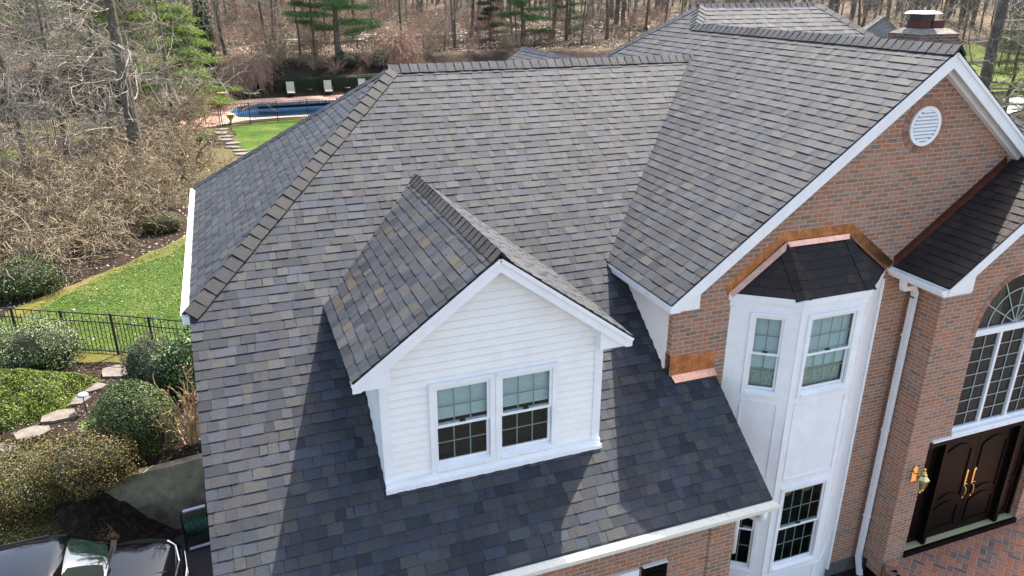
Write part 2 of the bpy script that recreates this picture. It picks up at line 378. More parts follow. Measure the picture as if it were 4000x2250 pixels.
def ground_mat():
    m = bpy.data.materials.new('soil_and_leaf_litter'); m.use_nodes = True
    N = m.node_tree.nodes; L = m.node_tree.links; b = N['Principled BSDF']; b.inputs['Roughness'].default_value = .95; b.inputs['Specular IOR Level'].default_value = .1
    tc = N.new('ShaderNodeTexCoord'); s = N.new('ShaderNodeSeparateXYZ'); L.new(tc.outputs['Object'], s.inputs[0])
    def noise(sc, det=5, r=.6):
        n = N.new('ShaderNodeTexNoise'); n.inputs['Scale'].default_value = sc; n.inputs['Detail'].default_value = det; n.inputs['Roughness'].default_value = r; L.new(tc.outputs['Object'], n.inputs['Vector']); return n.outputs[0]
    def ramp(f, cols):
        r = N.new('ShaderNodeValToRGB'); e = r.color_ramp.elements
        for q, (p, c) in enumerate(cols):
            if q < 2: e[q].position = p; e[q].color = (*c, 1)
            else: z = e.new(p); z.color = (*c, 1)
        L.new(f, r.inputs[0]); return r.outputs[0]
    mulch = ramp(noise(9, 6, .75), [(.3, (.012, .009, .007)), (.55, (.040, .028, .022)), (.7, (.11, .08, .06))])
    litter = ramp(noise(3.2, 8, .85), [(.36, (.03, .022, .015)), (.47, (.10, .07, .048)), (.55, (.19, .14, .10)), (.64, (.30, .235, .175))])
    dry = ramp(noise(5, 6, .8), [(.35, (.06, .05, .025)), (.55, (.13, .11, .055)), (.7, (.22, .18, .10))])
    def mix(f, a, c):
        x = N.new('ShaderNodeMix'); x.data_type = 'RGBA'; L.new(f, x.inputs['Factor']); L.new(a, x.inputs[6]); L.new(c, x.inputs[7]); return x.outputs[2]
    f1 = N.new('ShaderNodeMapRange'); f1.interpolation_type = 'SMOOTHSTEP'; f1.inputs['From Min'].default_value = 64.6; f1.inputs['From Max'].default_value = 66.2
    L.new(MA(N, L, 'MULTIPLY_ADD', noise(.5), 3, MA(N, L, 'ADD', s.outputs[1], -1.5)), f1.inputs['Value'])
    f2 = N.new('ShaderNodeMapRange'); f2.interpolation_type = 'SMOOTHSTEP'; f2.inputs['From Min'].default_value = .47; f2.inputs['From Max'].default_value = .55; L.new(noise(.22, 4), f2.inputs['Value'])
    far = N.new('ShaderNodeMapRange'); far.inputs['From Min'].default_value = 24; far.inputs['From Max'].default_value = 34; L.new(s.outputs[1], far.inputs['Value'])
    bank = N.new('ShaderNodeMapRange'); bank.inputs['From Min'].default_value = 57; bank.inputs['From Max'].default_value = 56; L.new(s.outputs[1], bank.inputs['Value'])
    c = mix(MA(N, L, 'MULTIPLY', MA(N, L, 'MULTIPLY', f2.outputs[0], far.outputs[0]), bank.outputs[0]), mulch, dry)
    c = mix(f1.outputs[0], c, litter); L.new(c, b.inputs['Base Color'])
    bp = N.new('ShaderNodeBump'); bp.inputs['Strength'].default_value = .8; bp.inputs['Distance'].default_value = .05; L.new(noise(14, 5, .8), bp.inputs['Height']); L.new(bp.outputs[0], b.inputs['Normal'])
    return m
def lawn_mat(name, c1, c2, c3):
    m = bpy.data.materials.new(name); m.use_nodes = True
    N = m.node_tree.nodes; L = m.node_tree.links; b = N['Principled BSDF']; b.inputs['Roughness'].default_value = .85; b.inputs['Specular IOR Level'].default_value = .15
    tc = N.new('ShaderNodeTexCoord')
    def noise(sc, det=5, r=.6):
        n = N.new('ShaderNodeTexNoise'); n.inputs['Scale'].default_value = sc; n.inputs['Detail'].default_value = det; n.inputs['Roughness'].default_value = r; L.new(tc.outputs['Object'], n.inputs['Vector']); return n.outputs[0]
    r = N.new('ShaderNodeValToRGB'); e = r.color_ramp.elements; e[0].position = .38; e[0].color = (*c1, 1); e[1].position = .52; e[1].color = (*c2, 1); z = e.new(.66); z.color = (*c3, 1)
    L.new(noise(.55, 6, .7), r.inputs[0])
    v = MA(N, L, 'MULTIPLY_ADD', noise(16, 4, .8), 1.5, .25)
    mx = N.new('ShaderNodeMix'); mx.data_type = 'RGBA'; mx.blend_type = 'MULTIPLY'; mx.inputs['Factor'].default_value = 1; L.new(r.outputs[0], mx.inputs[6]); L.new(v, mx.inputs[7]); L.new(mx.outputs[2], b.inputs['Base Color'])
    bp = N.new('ShaderNodeBump'); bp.inputs['Strength'].default_value = .7; bp.inputs['Distance'].default_value = .04; L.new(noise(30, 3, .8), bp.inputs['Height']); L.new(bp.outputs[0], b.inputs['Normal'])
    return m
POOLP = [(-5.5, 50.6), (-4.4, 49.9), (13.4, 49.9), (13.4, 56.9), (-3.8, 56.9), (-5.4, 55.7), (-5.95, 53.2)]
def gz(x, y): return -4.3 if sdp(x, y, POOLP) > -.55 else tz(x, y)
GM = ground_mat()
tag(grid_ground('ground', frange(-32, 28, .5), frange(7, 72, .5), gz, GM), kind='structure')
o = grid_ground('ground_front', [-80, -60, -30, -20]+frange(-16, -6.5, .25)+[-5, -3, -1, 1, 4, 10, 30], [-70, -30, -10, 0, 4, 5]+frange(5.5, 7, .5), lambda x, y: tz(x, y), GM); tag(o, kind='structure')
wv = [(x, y) for y in ([-30, 0, 7]+frange(12, 72, 5)) for x in ()]
o = grid_ground('woodland_floor', [-200, -150, -110, -80, -60, -45, -32], [-30, 0, 7, 20, 30, 40, 50, 57, 59, 61, 63, 65, 67, 72], tz, GM); tag(o, kind='structure')
o = grid_ground('woodland_floor', [28, 35, 45, 60, 80, 110, 150, 220, 300], [-30, 0, 7, 20, 30, 40, 50, 57, 59, 61, 63, 65, 67, 72], tz, GM); tag(o, kind='structure')
o = grid_ground('woodland_floor', [-200, -120, -80, -60, -40, -32]+frange(-26, 28, 6)+[40, 60, 80, 120, 160, 220, 300], [72, 76, 80, 90, 100, 120, 140, 170, 200, 240, 300, 330, 450], tz, GM); tag(o, kind='structure')

LAWN = lawn_mat('lawn_grass', (.026, .068, .006), (.052, .098, .009), (.115, .135, .03))
BOUNCE = mat('bounce_paving', (.15, .128, .112), .85, noise=.3, nscale=2)  # colour chosen for the warm light it bounces onto the white walls
LAWN2 = lawn_mat('mossy_grass', (.10, .10, .02), (.14, .13, .03), (.18, .14, .06))
draped('lawn', [(-15.5, 16.9), (-13.2, 16.1), (-11.1, 15.4), (-10, 14.9), (-8.2, 14.2), (-6.5, 13.8), (2, 13.8), (14, 14), (16, 48.9), (1, 48.9), (-3, 48.4), (-6.1, 46.9), (-5.8, 43.9), (-6.0, 41.8), (-5.3, 38.9), (-5.2, 34), (-6.6, 28), (-8.4, 24.7), (-9.32, 23.2), (-10.2, 22.2), (-11.36, 21.0), (-12.37, 19.8), (-13.2, 18.9)], .3, .015, LAWN, .10)
draped('mossy_grass', [(-11.9, 15.9), (-10.1, 15.1), (-8.7, 14.6), (-8.5, 13.4), (-9.3, 13.2), (-9.9, 14.3), (-11.0, 14.8)], .15, .022, LAWN2, .10)
draped('lawn_edge', [(-13.6, 18.9), (-12.5, 20.1), (-11.4, 21.35), (-10.2, 22.6), (-9.2, 23.7), (-8.3, 25.1), (-7.6, 24.6), (-9.1, 22.7), (-10.3, 21.6), (-11.5, 20.6), (-12.4, 19.3), (-13.2, 18.2)], .2, .022, LAWN2, .14)
FARL = lawn_mat('distant_lawn', (.06, .09, .015), (.10, .13, .02), (.13, .14, .05))
for poly in ([(52, 44), (66, 40), (88, 60), (74, 66), (60, 56)], [(30, 20), (44, 22), (50, 30), (40, 34), (33, 28)], [(-28, 44), (-19, 43.5), (-14, 41.5), (-19, 41.2), (-28, 41)]):
    draped('distant_lawn', poly, 1.2, .05, FARL, .6)
PALE = mat('pale_road', (.42, .40, .38), .8, noise=.2, nscale=.6)
draped('neighbour_road', [(47, 33.5), (60, 38.5), (62, 41.5), (46, 36.2)], .8, .09, PALE, .3)
draped('neighbour_road', [(40, 27.5), (48, 30), (48, 31.6), (40, 28.8)], .6, .09, PALE, .2)
for cx_, cy_, cw_ in ((1, 79, 1.6), (6.5, 78, 2.0), (9.5, 82, 1.2), (13, 80, 1.3), (27, 84, 2)): draped('creek_stones', [(cx_-cw_, cy_-.5), (cx_+cw_, cy_-.3), (cx_+cw_*.8, cy_+.5), (cx_-cw_*.7, cy_+.6)], .35, .06, PALE, .6)
ASPH = mat('driveway_asphalt', (.035, .035, .037), .75, noise=.35, nscale=30, bump=.3, bscale=80)
draped('driveway', [(-24, -14), (-6.6, -14), (-6.6, 8.5), (-8.5, 8.4), (-8.6, 7.75), (-10, 7.5), (-24, 7.4)], .5, .02, ASPH, .0, zf=lambda x, y: -4.6)
draped('bounce_forecourt', [(-6, -14), (-6, -5), (3, -2.8), (9.4, -2.0), (20, -2), (40, -14), (40, -60), (-60, -60), (-60, -16), (-24, -15)], 3, .03, BOUNCE, .1, zf=lambda x, y: -3.75)  # unseen paving added in front to bounce light onto the house
PINKD = brick_mat('pool_deck_paver', [(.50, .29, .22), (.54, .33, .25), (.46, .27, .21), (.50, .30, .21)], (.50, .38, .32), bw=.24, bh=.12, mw=.01)
# pool deck as a slab with the pool opening left free
dk = MB()
def slab(poly, z0=-2.6, z1=-2.165):
    P = [(x, y, z1) for x, y in poly]; dk.face(P, [(x, y) for x, y in poly])
    for i in range(len(poly)):
        a = poly[i]; b_ = poly[(i+1) % len(poly)]; dk.face([(a[0], a[1], z0), (b_[0], b_[1], z0), (b_[0], b_[1], z1), (a[0], a[1], z1)])
slab([(-9.2, 45.9), (-6.9, 47.4), (-5.2, 48.9), (-4.4, 49.9), (-5.5, 50.6), (-5.95, 53.2), (-5.4, 55.7), (-6.6, 58.9), (-8.3, 58.2), (-9.6, 53)])
slab([(-5.2, 48.9), (-3, 49.3), (16, 49.3), (16, 49.9), (-4.4, 49.9)])
slab([(-5.4, 55.7), (-3.8, 56.9), (13.4, 56.9), (16, 57), (16, 61.3), (-1.9, 61.2), (-2.4, 60.0), (-6.6, 58.9)])
slab([(13.4, 49.9), (16, 49.9), (16, 57), (13.4, 56.9)])
tag(dk.build('pool_deck', PINKD), kind='structure')
lb = MB()
for i in range(len(POOLP)):
    a = POOLP[i]; b_ = POOLP[(i+1) % len(POOLP)]; lb.face([(a[0], a[1], -4.2), (b_[0], b_[1], -4.2), (b_[0], b_[1], -2.17), (a[0], a[1], -2.17)])
lb.face([(x, y, -4.1) for x, y in POOLP])
LINER = mat('pale_blue_liner', (.16, .36, .60), .4, noise=.1, nscale=3)
pool = empty('swimming_pool', (3, 53, -2.2), label='in-ground swimming pool with a low blue waterline and rounded end behind the back lawn fence', cat='swimming pool')
def rel(par): par_loc = Vector(par.location); return par_loc
def shift(b, par):
    p = Vector(par.location); b.v = [(v[0]-p.x, v[1]-p.y, v[2]-p.z) for v in b.v]; return b
shift(lb, pool).build('liner', LINER, pool)
WATER = mat('pool_water', (.008, .036, .075), .06, spec=.6, bump=.05, bscale=3)
wb = MB(); wb.face([(x, y, -2.72) for x, y in POOLP]); shift(wb, pool).build('water', WATER, pool)
tb = MB(); TRI = mat('navy_tile_band', (.03, .07, .16), .3, col2=(.25, .4, .5), nscale=5)
tb.box((-3.8, 56.84, -2.36), (13.3, 56.88, -2.19)); shift(tb, pool).build('tile_band', TRI, pool)
sk_ = MB()
for x in (2.9, 8.1): sk_.box((x, 56.78, -2.42), (x+.75, 56.83, -2.2)); 
shift(sk_, pool).build('skimmer_frame', mat('off_white_plastic', (.7, .68, .6), .5), pool)
st = MB()
for k in range(3): st.prism([(-5.7+.5*k, 50.9+.3*k, -2.75+.0*k-.12*k), (-4.2+.3*k, 50.0+.2*k, -2.75-.12*k), (-3.2+.3*k, 50.2+.2*k, -2.75-.12*k), (-4.8+.5*k, 52.6, -2.75-.12*k), (-5.6+.4*k, 53.5, -2.75-.12*k)], (0, 0, .1))
shift(st, pool).build('steps', mat('white_step_shell', (.55, .72, .8), .4), pool)

# ------------------------------------------------------------------ roof shingles
PAL0 = [(.105, .112, .122), (.075, .080, .088), (.118, .108, .104), (.142, .130, .112), (.125, .128, .130), (.098, .090, .094), (.088, .098, .110), (.135, .125, .112), (.105, .100, .098), (.082, .090, .104), (.060, .064, .072)]
PAL = [(.325*(a*1.25-.025), .365*(b*1.25-.025), .44*(c*1.25-.025)) for a, b, c in PAL0]
def clip(poly, a, b, c):
    """keep a*x+b*y+c>=0"""
    out = []; n = len(poly)
    for i in range(n):
        p, q = poly[i], poly[(i+1) % n]; dp = a*p[0]+b*p[1]+c; dq = a*q[0]+b*q[1]+c
        if dp >= 0: out.append(p)
        if (dp > 0 and dq < 0) or (dp < 0 and dq > 0): t = dp/(dp-dq); out.append((p[0]+(q[0]-p[0])*t, p[1]+(q[1]-p[1])*t))
    return out
EXP = .1429
def shingles(mb, O, U, V, pieces, seed=0, exp=EXP, off=0, pal=PAL, thick=.055, s_over=0):
    """pieces: convex polygons (s,t), counter-clockwise; U along the eave, V up the slope"""
    O = Vector(O); U = Vector(U).normalized(); V = Vector(V).normalized(); Nn = U.cross(V).normalized()
    def P3(s, t, h): return O+U*s+V*t+Nn*h
    allp = [p for pc in pieces for p in pc]
    s0 = min(p[0] for p in allp); s1 = max(p[0] for p in allp); t0 = min(p[1] for p in allp); t1 = max(p[1] for p in allp)
    for pc in pieces:
        mb.cur = 1; mb.face([P3(s, t, -.002) for s, t in pc]); mb.face([P3(s, t, -thick) for s, t in pc][::-1])
        for i in range(len(pc)):
            a, b = pc[i], pc[(i+1) % len(pc)]; mb.face([P3(*a, -thick), P3(*b, -thick), P3(*b, -.002), P3(*a, -.002)])
    mb.cur = 0
    k0 = int(floor((t0-off)/exp))-1
    for k in range(k0, int((t1-off)/exp)+2):
        rng = random.Random(seed*1000+k); ta = off+k*exp; tb_ = ta+exp*1.02
        s = s0-rng.random()*.9; run = rng.random(); thk = True; left = 0
        while s < s1:
            if left <= 0: wv = rng.uniform(.11, .30)
            wv = rng.choice((.10, .13, .16, .19, .22, .27)); raised = thk; thk = not thk if rng.random() < .85 else thk
            h = (.0115 if raised else .0055)+rng.uniform(-.001, .0015); c = Vector(rng.choice(pal))*rng.uniform(.82, 1.2)
            sa, sb = s+.0015, s+wv-.0015; s += wv
            if sb < s0: continue
            sk = rng.uniform(-.008, .008) if raised else 0
            quad = [(sa, ta), (sb, ta), (sb-sk, tb_), (sa+sk, tb_)]
            for pc in pieces:
                q = quad
                for i in range(len(pc)):
                    ax, ay = pc[i]; bx, by = pc[(i+1) % len(pc)]; dx, dy = bx-ax, by-ay
                    q = clip(q, -dy, dx, dy*ax-dx*ay)
                    if len(q) < 3: break
                if len(q) < 3: continue
                hh = lambda t: lerp(h, .0005, (t-ta)/(tb_-ta))
                mb.face([P3(x, y, hh(y)) for x, y in q], col=tuple(c))
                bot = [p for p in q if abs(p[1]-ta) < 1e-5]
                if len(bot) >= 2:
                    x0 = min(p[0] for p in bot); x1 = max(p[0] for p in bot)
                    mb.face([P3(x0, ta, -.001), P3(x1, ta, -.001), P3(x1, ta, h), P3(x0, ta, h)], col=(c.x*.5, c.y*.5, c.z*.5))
                if raised:
                    for xx, sg in ((q[0][0], 1),):
                        pass
def caps(mb, A, B, n1, n2, seed=0, exp=.16, wd=.15, pal=PAL, lift=.0):
    """overlapping ridge caps from A (top of overlap run, laid last towards B)... lower end is B"""
    A = Vector(A); B = Vector(B); d = (B-A); Ln = d.length; d.normalize(); rng = random.Random(seed)
    n1 = Vector(n1).normalized(); n2 = Vector(n2).normalized()
    e1 = n1.cross(d).normalized(); e2 = n2.cross(d).normalized(); N = (n1+n2).normalized()
    if e1.dot(N) > 0: e1 = -e1
    if e2.dot(N) > 0: e2 = -e2
    k = int(Ln/exp)+1
    for i in range(k):
        c = Vector(rng.choice(pal))*rng.uniform(.9, 1.15); a = A+d*max(0, (i*exp-.10)); b = A+d*min(Ln+.02, (i+1)*exp)
        w1 = wd*rng.uniform(.97, 1.03)
        def ring(p, h): return [p+e1*w1+N*(h*.6+.004), p+e1*w1*.45+N*(h+.012), p+N*(h+.030), p+e2*w1*.45+N*(h+.012), p+e2*w1+N*(h*.6+.004)]
        ra = ring(a, .004+lift); rb = ring(b, .026+lift+rng.uniform(-.003, .004)); rc = ring(b, -.004)
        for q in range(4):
            mb.face([ra[q], ra[q+1], rb[q+1], rb[q]], col=tuple(c)); mb.face([rb[q], rb[q+1], rc[q+1]-N*.01, rc[q]-N*.01], col=(.012, .012, .013))  # near-black cap ends and skirts paint the shadow line under each cap
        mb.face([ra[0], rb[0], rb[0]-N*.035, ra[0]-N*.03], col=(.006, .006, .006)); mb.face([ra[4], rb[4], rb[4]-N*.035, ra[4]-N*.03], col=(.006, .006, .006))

# ------------------------------------------------------------------ the house
p = .7425; q = .7504
XL, Y1, Y2, XP, XV = -7.117, 3.354, 6.943, -3.473, 2.626
Z1 = p*Y1; Z2 = p*Y2; YB = 2*Y2-Y1
YW, YG = 1.628, 1.397
XG, WG, Z4 = 3.345, 4.303, 2.4643; LG = XG-WG; Z3 = Z4+q*WG; Y6 = 7.934
X5, Y5, X5R = 3.868, 8.597, 7.091; Z5 = Z4+q*(X5-LG)
house = empty('house', (0, 0, 0), label='large brick and white sided house with grey asphalt shingle roofs filling the picture', cat='house')
cp = 1/sqrt(1+p*p); cq = 1/sqrt(1+q*q); k = sqrt(1+p*p)
front = MB()
# main front slope: s = x, t = y*k
def FP(x, y): return (x, y*k)
yv = lambda x: (Z4+q*(x-LG))/p
pieces = [[FP(XL, 0), FP(0, 0), FP(0, YW), FP(XL, YW)],
          [FP(XL, YW), FP(-.72, YW), FP(-.72, yv(-.72)), FP(XL+(yv(-.72)-Y1)*(XP-XL)/(Y2-Y1), yv(-.72)), FP(XL, Y1)],
          [FP(XL+(yv(-.72)-Y1)*(XP-XL)/(Y2-Y1), yv(-.72)), FP(-.72, yv(-.72)), FP(XV, Y2), FP(XP, Y2)]]
shingles(front, (0, 0, 0), (1, 0, 0), (0, 1, p), pieces, seed=1, off=.02)
# rear slope of that wing and its left hip
shingles(front, (XV, 2*Y2, 0), (-1, 0, 0), (0, -1, p), [[(0, Y1*k), (XV-XL, Y1*k), (XV-XP, Y2*k), (0, Y2*k)]], seed=2)
ph = (Z2-Z1)/(XP-XL); kh = sqrt(1+ph*ph)
shingles(front, (XL, YB, Z1), (0, -1, 0), (1, 0, ph), [[(0, 0), (YB-Y1, 0), (YB-Y2, (XP-XL)*kh)]], seed=3)
roof = front.build('roof', [SH, DECK], house)
cb = MB()
NF = (0, -p, 1); NR = (0, p, 1); NH = (-ph, 0, 1); NL = (-q, 0, 1); NRt = (q, 0, 1)
caps(cb, (XV+.15, Y2, Z2), (XP-.05, Y2, Z2), NF, NR, 5, exp=.165, lift=.018)
caps(cb, (XP, Y2, Z2), (XL-.02, Y1-.02, Z1), NF, NH, 6, exp=.215, wd=.17, lift=.012, pal=[(.029, .028, .031), (.024, .025, .028), (.034, .032, .032)])
caps(cb, (XP, Y2, Z2), (XL, YB, Z1), NR, NH, 7, exp=.215, wd=.10)
cb.build('ridge_cap', SH, roof)
# trim: rake board on the low left edge, eave gutter on the left, front gutter
t = MB(); t.prism([(XL+.01, 0.02, -.06), (XL+.01, Y1, Z1-.06), (XL+.01, Y1, Z1-.25), (XL+.01, .02, -.2)], (.03, 0, 0)); t.build('rake_board', WHITE, roof)
def gutter(A, B, out, name='gutter', m=CREAM, w=.125, h=.12, guard=True, parent=None):
    """K-style gutter from A to B (top inner edge), 'out' = unit vector away from the wall"""
    A = Vector(A); B = Vector(B); out = Vector(out); d = (B-A).normalized(); g = MB(); Z = Vector((0, 0, 1))
    prof = [(0, -.0), (.0, -h), (w*.55, -h), (w*.62, -h*.72), (w*.92, -h*.5), (w, -h*.12), (w, 0), (w-.012, 0), (w-.02, -.02)]
    pa = [A+out*x+Z*z for x, z in prof]; pb = [B+out*x+Z*z for x, z in prof]
    for i in range(len(prof)-1): g.face([pa[i], pb[i], pb[i+1], pa[i+1]])
    g.face(pa[::-1][0:9]); g.face(pb)
    if guard:
        g.face([A+out*.0+Z*-.012, B+Z*-.012, B+out*(w-.012)+Z*-.012, A+out*(w-.012)+Z*-.012])
        for j in range(4): x = .02+j*.026; g.bar(A+out*x+Z*-.008, B+out*x+Z*-.008, .007, .007)
        Ln = (B-A).length; kk = 0
        while kk < Ln: g.bar(A+d*kk+out*.005-Z*.004, A+d*kk+out*(w-.01)-Z*.004, .02, .006); kk += 1.6
    return g.build(name, m, parent)
gutter((XL-.02, -.004, -.012), (0.03, -.004, -.012), (0, -1, 0), parent=roof)
gutter((XL-.004, Y1+.02, Z1-.02), (XL-.004, YB, Z1-.02), (-1, 0, 0), parent=roof, w=.11)
t = MB(); t.box((XL-.0, 0.004, -.19), (-.02, .03, -.03)); t.box((XL+.05, .03, -.185), (-.05, .36, -.165)); t.build('eave_fascia', WHITE, roof)
t = MB(); t.prism([(XL-.1, Y1-.02, Z1-.14), (XL+.12, Y1-.02, Z1-.2), (XL+.12, Y1-.02, Z1-.06), (XL-.1, Y1-.02, Z1-.03)], (0, .03, 0)); t.box((XL+.0, Y1, Z1-.19), (XL+.26, YB, Z1-.16)); t.build('eave_return', WHITE, roof)

# gable-roofed cross wing
g = MB()
yEnd = yv(XG)
Yb = Y5+ (X5-LG)   # rear eave line of the back roof
def LP(y, x): return (y, (x-LG)/cq)
# left slope: s along -y direction so the normal points up
def LS(x, y): return (-(y-YG), (x-LG)/cq)
yv2 = yv(LG)
zE = Z4; yBh = Y5+(X5-LG)*(Z5-Z4)/(Z5-Z4)
shingles(g, (LG, YG, Z4), (0, -1, 0), (1, 0, q), [
    [LS(LG, yv2), LS(LG, YG), LS(XG, YG), LS(XV, Y2)], [LS(XV, Y2), LS(XG, YG), LS(XG, Y6)],
    [LS(XV, Y2), LS(X5, Y5), LS(X5-.001, Y5+.01), LS(LG+1.2, Y5+X5-LG-1.2), LS(LG+1.2, Y2+1.0)]], seed=11)
shingles(g, (XG+WG, YG, Z4), (0, 1, 0), (-1, 0, q), [[(0, 0), (9-YG, 0), (9-YG, WG/cq), (0, WG/cq)]], seed=12)
pr = (Z5-Z3)/(Y5-Y6); kr = sqrt(1+pr*pr)
pR = q
# front slope of the back roof (t measured down from the ridge)
yF = Y5-(Z5-Z4)/pR; kR = sqrt(1+pR*pR)
def BS(x, y): return (x, (y-yF)*kR)
ycut = Y5-2.6
shingles(g, (0, yF, Z4), (1, 0, 0), (0, 1, pR), [[BS(XG, Y5-(X5-XG)), BS(X5R+2.6, ycut), BS(X5R, Y5), BS(X5, Y5)], [BS(XG, ycut), BS(X5R+2.6, ycut), BS(XG, Y5-(X5-XG))], [BS(XG+2.4, yF), BS(X5R+(Y5-yF), yF), BS(X5R+2.6, ycut), BS(XG+.2, ycut)]], seed=13)
xR = X5R+(Z5-Z4)/pR
shingles(g, (xR, yF, Z4), (0, 1, 0), (-1, 0, pR), [[(0, 0), (2*(Y5-yF), 0), (Y5-yF, (xR-X5R)*kR)]], seed=14)
shingles(g, (xR, 2*Y5-yF, Z4), (-1, 0, 0), (0, -1, pR), [[(0, 0), (xR-LG, 0), (xR-X5, (Y5-yF)*kR), (xR-X5R, (Y5-yF)*kR)]], seed=15)
groof = g.build('cross_gable_roof', [SH, DECK], house)
cb = MB()
caps(cb, (XG, Y6, Z3), (XG, YG-.02, Z3), NL, NRt, 21, exp=.165, lift=.018)
caps(cb, (X5, Y5, Z5), (XG, Y6, Z3), NL, (0, -pR, 1), 22, exp=.165)
caps(cb, (X5R, Y5, Z5), (X5-.05, Y5, Z5), (0, -1, 1), (0, 1, 1), 23, exp=.165)
caps(cb, (X5R, Y5, Z5), (xR, yF, Z4), (0, -1, 1.3), (1, 0, 1.3), 24, exp=.21)
caps(cb, (X5, Y5, Z5), (LG, Y5+X5-LG, Z4), NL, (0, 1, 1.3), 25, exp=.21, wd=.13)
cb.build('ridge_cap', SH, groof)

def gable_trim(xc, hw, ze, pp, yg, yw, fh, drop, ret, parent, left=True, right=True, soffit=SOFFIT, rlim=None):
    """rake boards, soffit, boxed returns of a front gable"""
    za = ze+pp*hw; t = MB()
    for sg in (-1, 1):
        xe = xc+sg*hw; v = 1.0
        top0 = (xe, yg+.004, ze-.035); top1 = (xc, yg+.004, za-.035); b1 = (xc, yg+.004, za-.035-fh); b0x = xe+(-sg)*0
        zb = ze-drop
        xi = xe-sg*(fh-(drop-.035))/pp if (fh-(drop-.035)) > 0 else xe
        poly = [top0, top1, b1, (xi, yg+.004, zb), (xe, yg+.004, zb)]
        if sg > 0: poly = poly[::-1]
        t.prism(poly, (0, .025, 0))
        # thin drip moulding along the top edge
        t.bar((xe, yg-.004, ze-.055), (xc, yg-.004, za-.055), .02, .045, upv=(0, 0, 1))
        # frieze board
        fy = yw-.07
        poly = [(xe-sg*(yw-yg)*.0, fy, ze-.055), (xc, fy, za-.055), (xc, fy, za-.055-fh-.06), (xe, fy, ze-.055-fh-.06)]
        poly = [(max(min(x, xc+hw-.15), xc-hw+.15), y, z) for x, y, z in poly]
    fas = t.build('rake_fascia', WHITE, parent)
    s = MB()
    for sg in (-1, 1):
        xe = xc+sg*hw; P_ = [(xe, yg+.03, ze-.075), (xc, yg+.03, za-.075), (xc, yw, za-.075), (xe, yw, ze-.075)]
        s.face(P_ if sg > 0 else P_[::-1]); n = int(hw*1.25/.1)
        for i in range(n):
            f = (i+.5)/n; x = lerp(xe, xc, f); z = lerp(ze, za, f)-.079; s.bar((x, yg+.03, z), (x, yw, z), .012, .008)
    s.build('soffit', soffit, parent)
    f = MB()
    for sg in (-1, 1):
        xe = xc+sg*(hw-.32); dz = pp*.32
        A_ = [(xe, yw-.1, ze+dz-.08), (xc, yw-.1, za-.08), (xc, yw-.1, za-.08-fh*1.0), (xe, yw-.1, ze+dz-.08-fh*1.0)]
        f.prism(A_ if sg < 0 else A_[::-1], (0, .098, 0))
    f.build('frieze_board', WHITE, parent)
    r = MB()
    for sg in (-1, 1):
        xe = xc+sg*(hw-.02); xi = xe-sg*ret; zb = ze-drop+.004; zt = ze+pp*ret-.10
        P_ = [(xe, yg+.03, zb), (xi, yg+.03, zb), (xi, yg+.03, zt), (xe, yg+.03, ze-.08)]
        r.prism(P_, (0, yw-yg-.028, 0)); r.build('boxed_return', WHITE, parent); r = MB()
gable_trim(XG, WG, Z4, q, YG, YW, .215, .135, .46, groof)
t = MB(); t.prism([(LG+.004, YG+.03, Z4-.03), (LG+.004, YG+.03, Z4-.135), (LG+.004, 3.55, Z4-.135), (LG+.004, 3.55, Z4-.03)], (.024, 0, 0)); t.box((LG+.03, YG+.03, Z4-.134), (-.74, 3.5, Z4-.12))
t.bar((LG-.004, YG, Z4-.045), (LG-.004, 3.5, Z4-.045), .02, .04)
t.build('eave_fascia', WHITE, groof)

# rear wing: small gable whose ridge shows over the main ridge
g = MB(); rx, rz, ry0, ry1, rw = 3.0, 4.6, 12.0, 17.35, 3.4
shingles(g, (rx-rw, ry0, rz-rw*q), (0, -1, 0), (1, 0, q), [[(ry0-ry1, 0), (0, 0), (0, rw/cq), (ry0-ry1, rw/cq)]], seed=31)
shingles(g, (rx+rw, ry0, rz-rw*q), (0, 1, 0), (-1, 0, q), [[(0, 0), (ry1-ry0, 0), (ry1-ry0, rw/cq), (0, rw/cq)]], seed=32)
rr = g.build('rear_wing_roof', [SH, DECK], house)
cb = MB(); caps(cb, (rx, ry0, rz), (rx, ry1, rz), NL, NRt, 33); cb.build('ridge_cap', SH, rr)
t = MB(); t.prism([(rx-rw+.4, 12, -3), (rx+rw-.4, 12, -3), (rx+rw-.4, 12, rz-rw*q+.2), (rx, 12, rz-.1), (rx-rw+.4, 12, rz-rw*q+.2)], (0, 5.2, 0)); t.build('rear_wing_wall', SIDING, rr)

# ---- brick walls
def bwall(name, poly, d, m=BRICK, parent=house): b = MB(); b.prism(poly, d); return b.build(name, m, parent)
gb = MB()
gb.box((XL+.25, .35, -4.6), (-3.16, .55, -.165)); gb.box((-1.86, .35, -4.6), (-.70, .55, -.165)); gb.box((-3.16, .35, -4.6), (-1.86, .55, -2.37)); gb.box((-3.16, .35, -.93), (-1.86, .55, -.165))
gb.build('garage_front_wall', BRICK, house)
bwall('brick_pilaster', [(-.70, .33, -4.6), (-.29, .33, -4.6), (-.29, .33, -.166), (-.70, .33, -.166)], (0, .21, 0))
bwall('garage_side_wall', [(XL+.25, .36, -4.6), (XL+.25, .36, .05), (XL+.25, Y1, Z1-.19), (XL+.25, YB-.2, Z1-.19), (XL+.25, YB-.2, -4.6)], (.2, 0, 0))
bwall('garage_right_wall', [(-.50, .36, -4.6), (-.50, YW+.1, -4.6), (-.50, YW+.1, p*1.6-.1), (-.50, .36, .05)], (.19, 0, 0))
bwall('rear_wall', [(XL+.3, YB-.3, -4), (2, YB-.3, -4), (2, YB-.3, Z1-.15), (XL+.3, YB-.3, Z1-.15)], (0, .15, 0), SIDING)
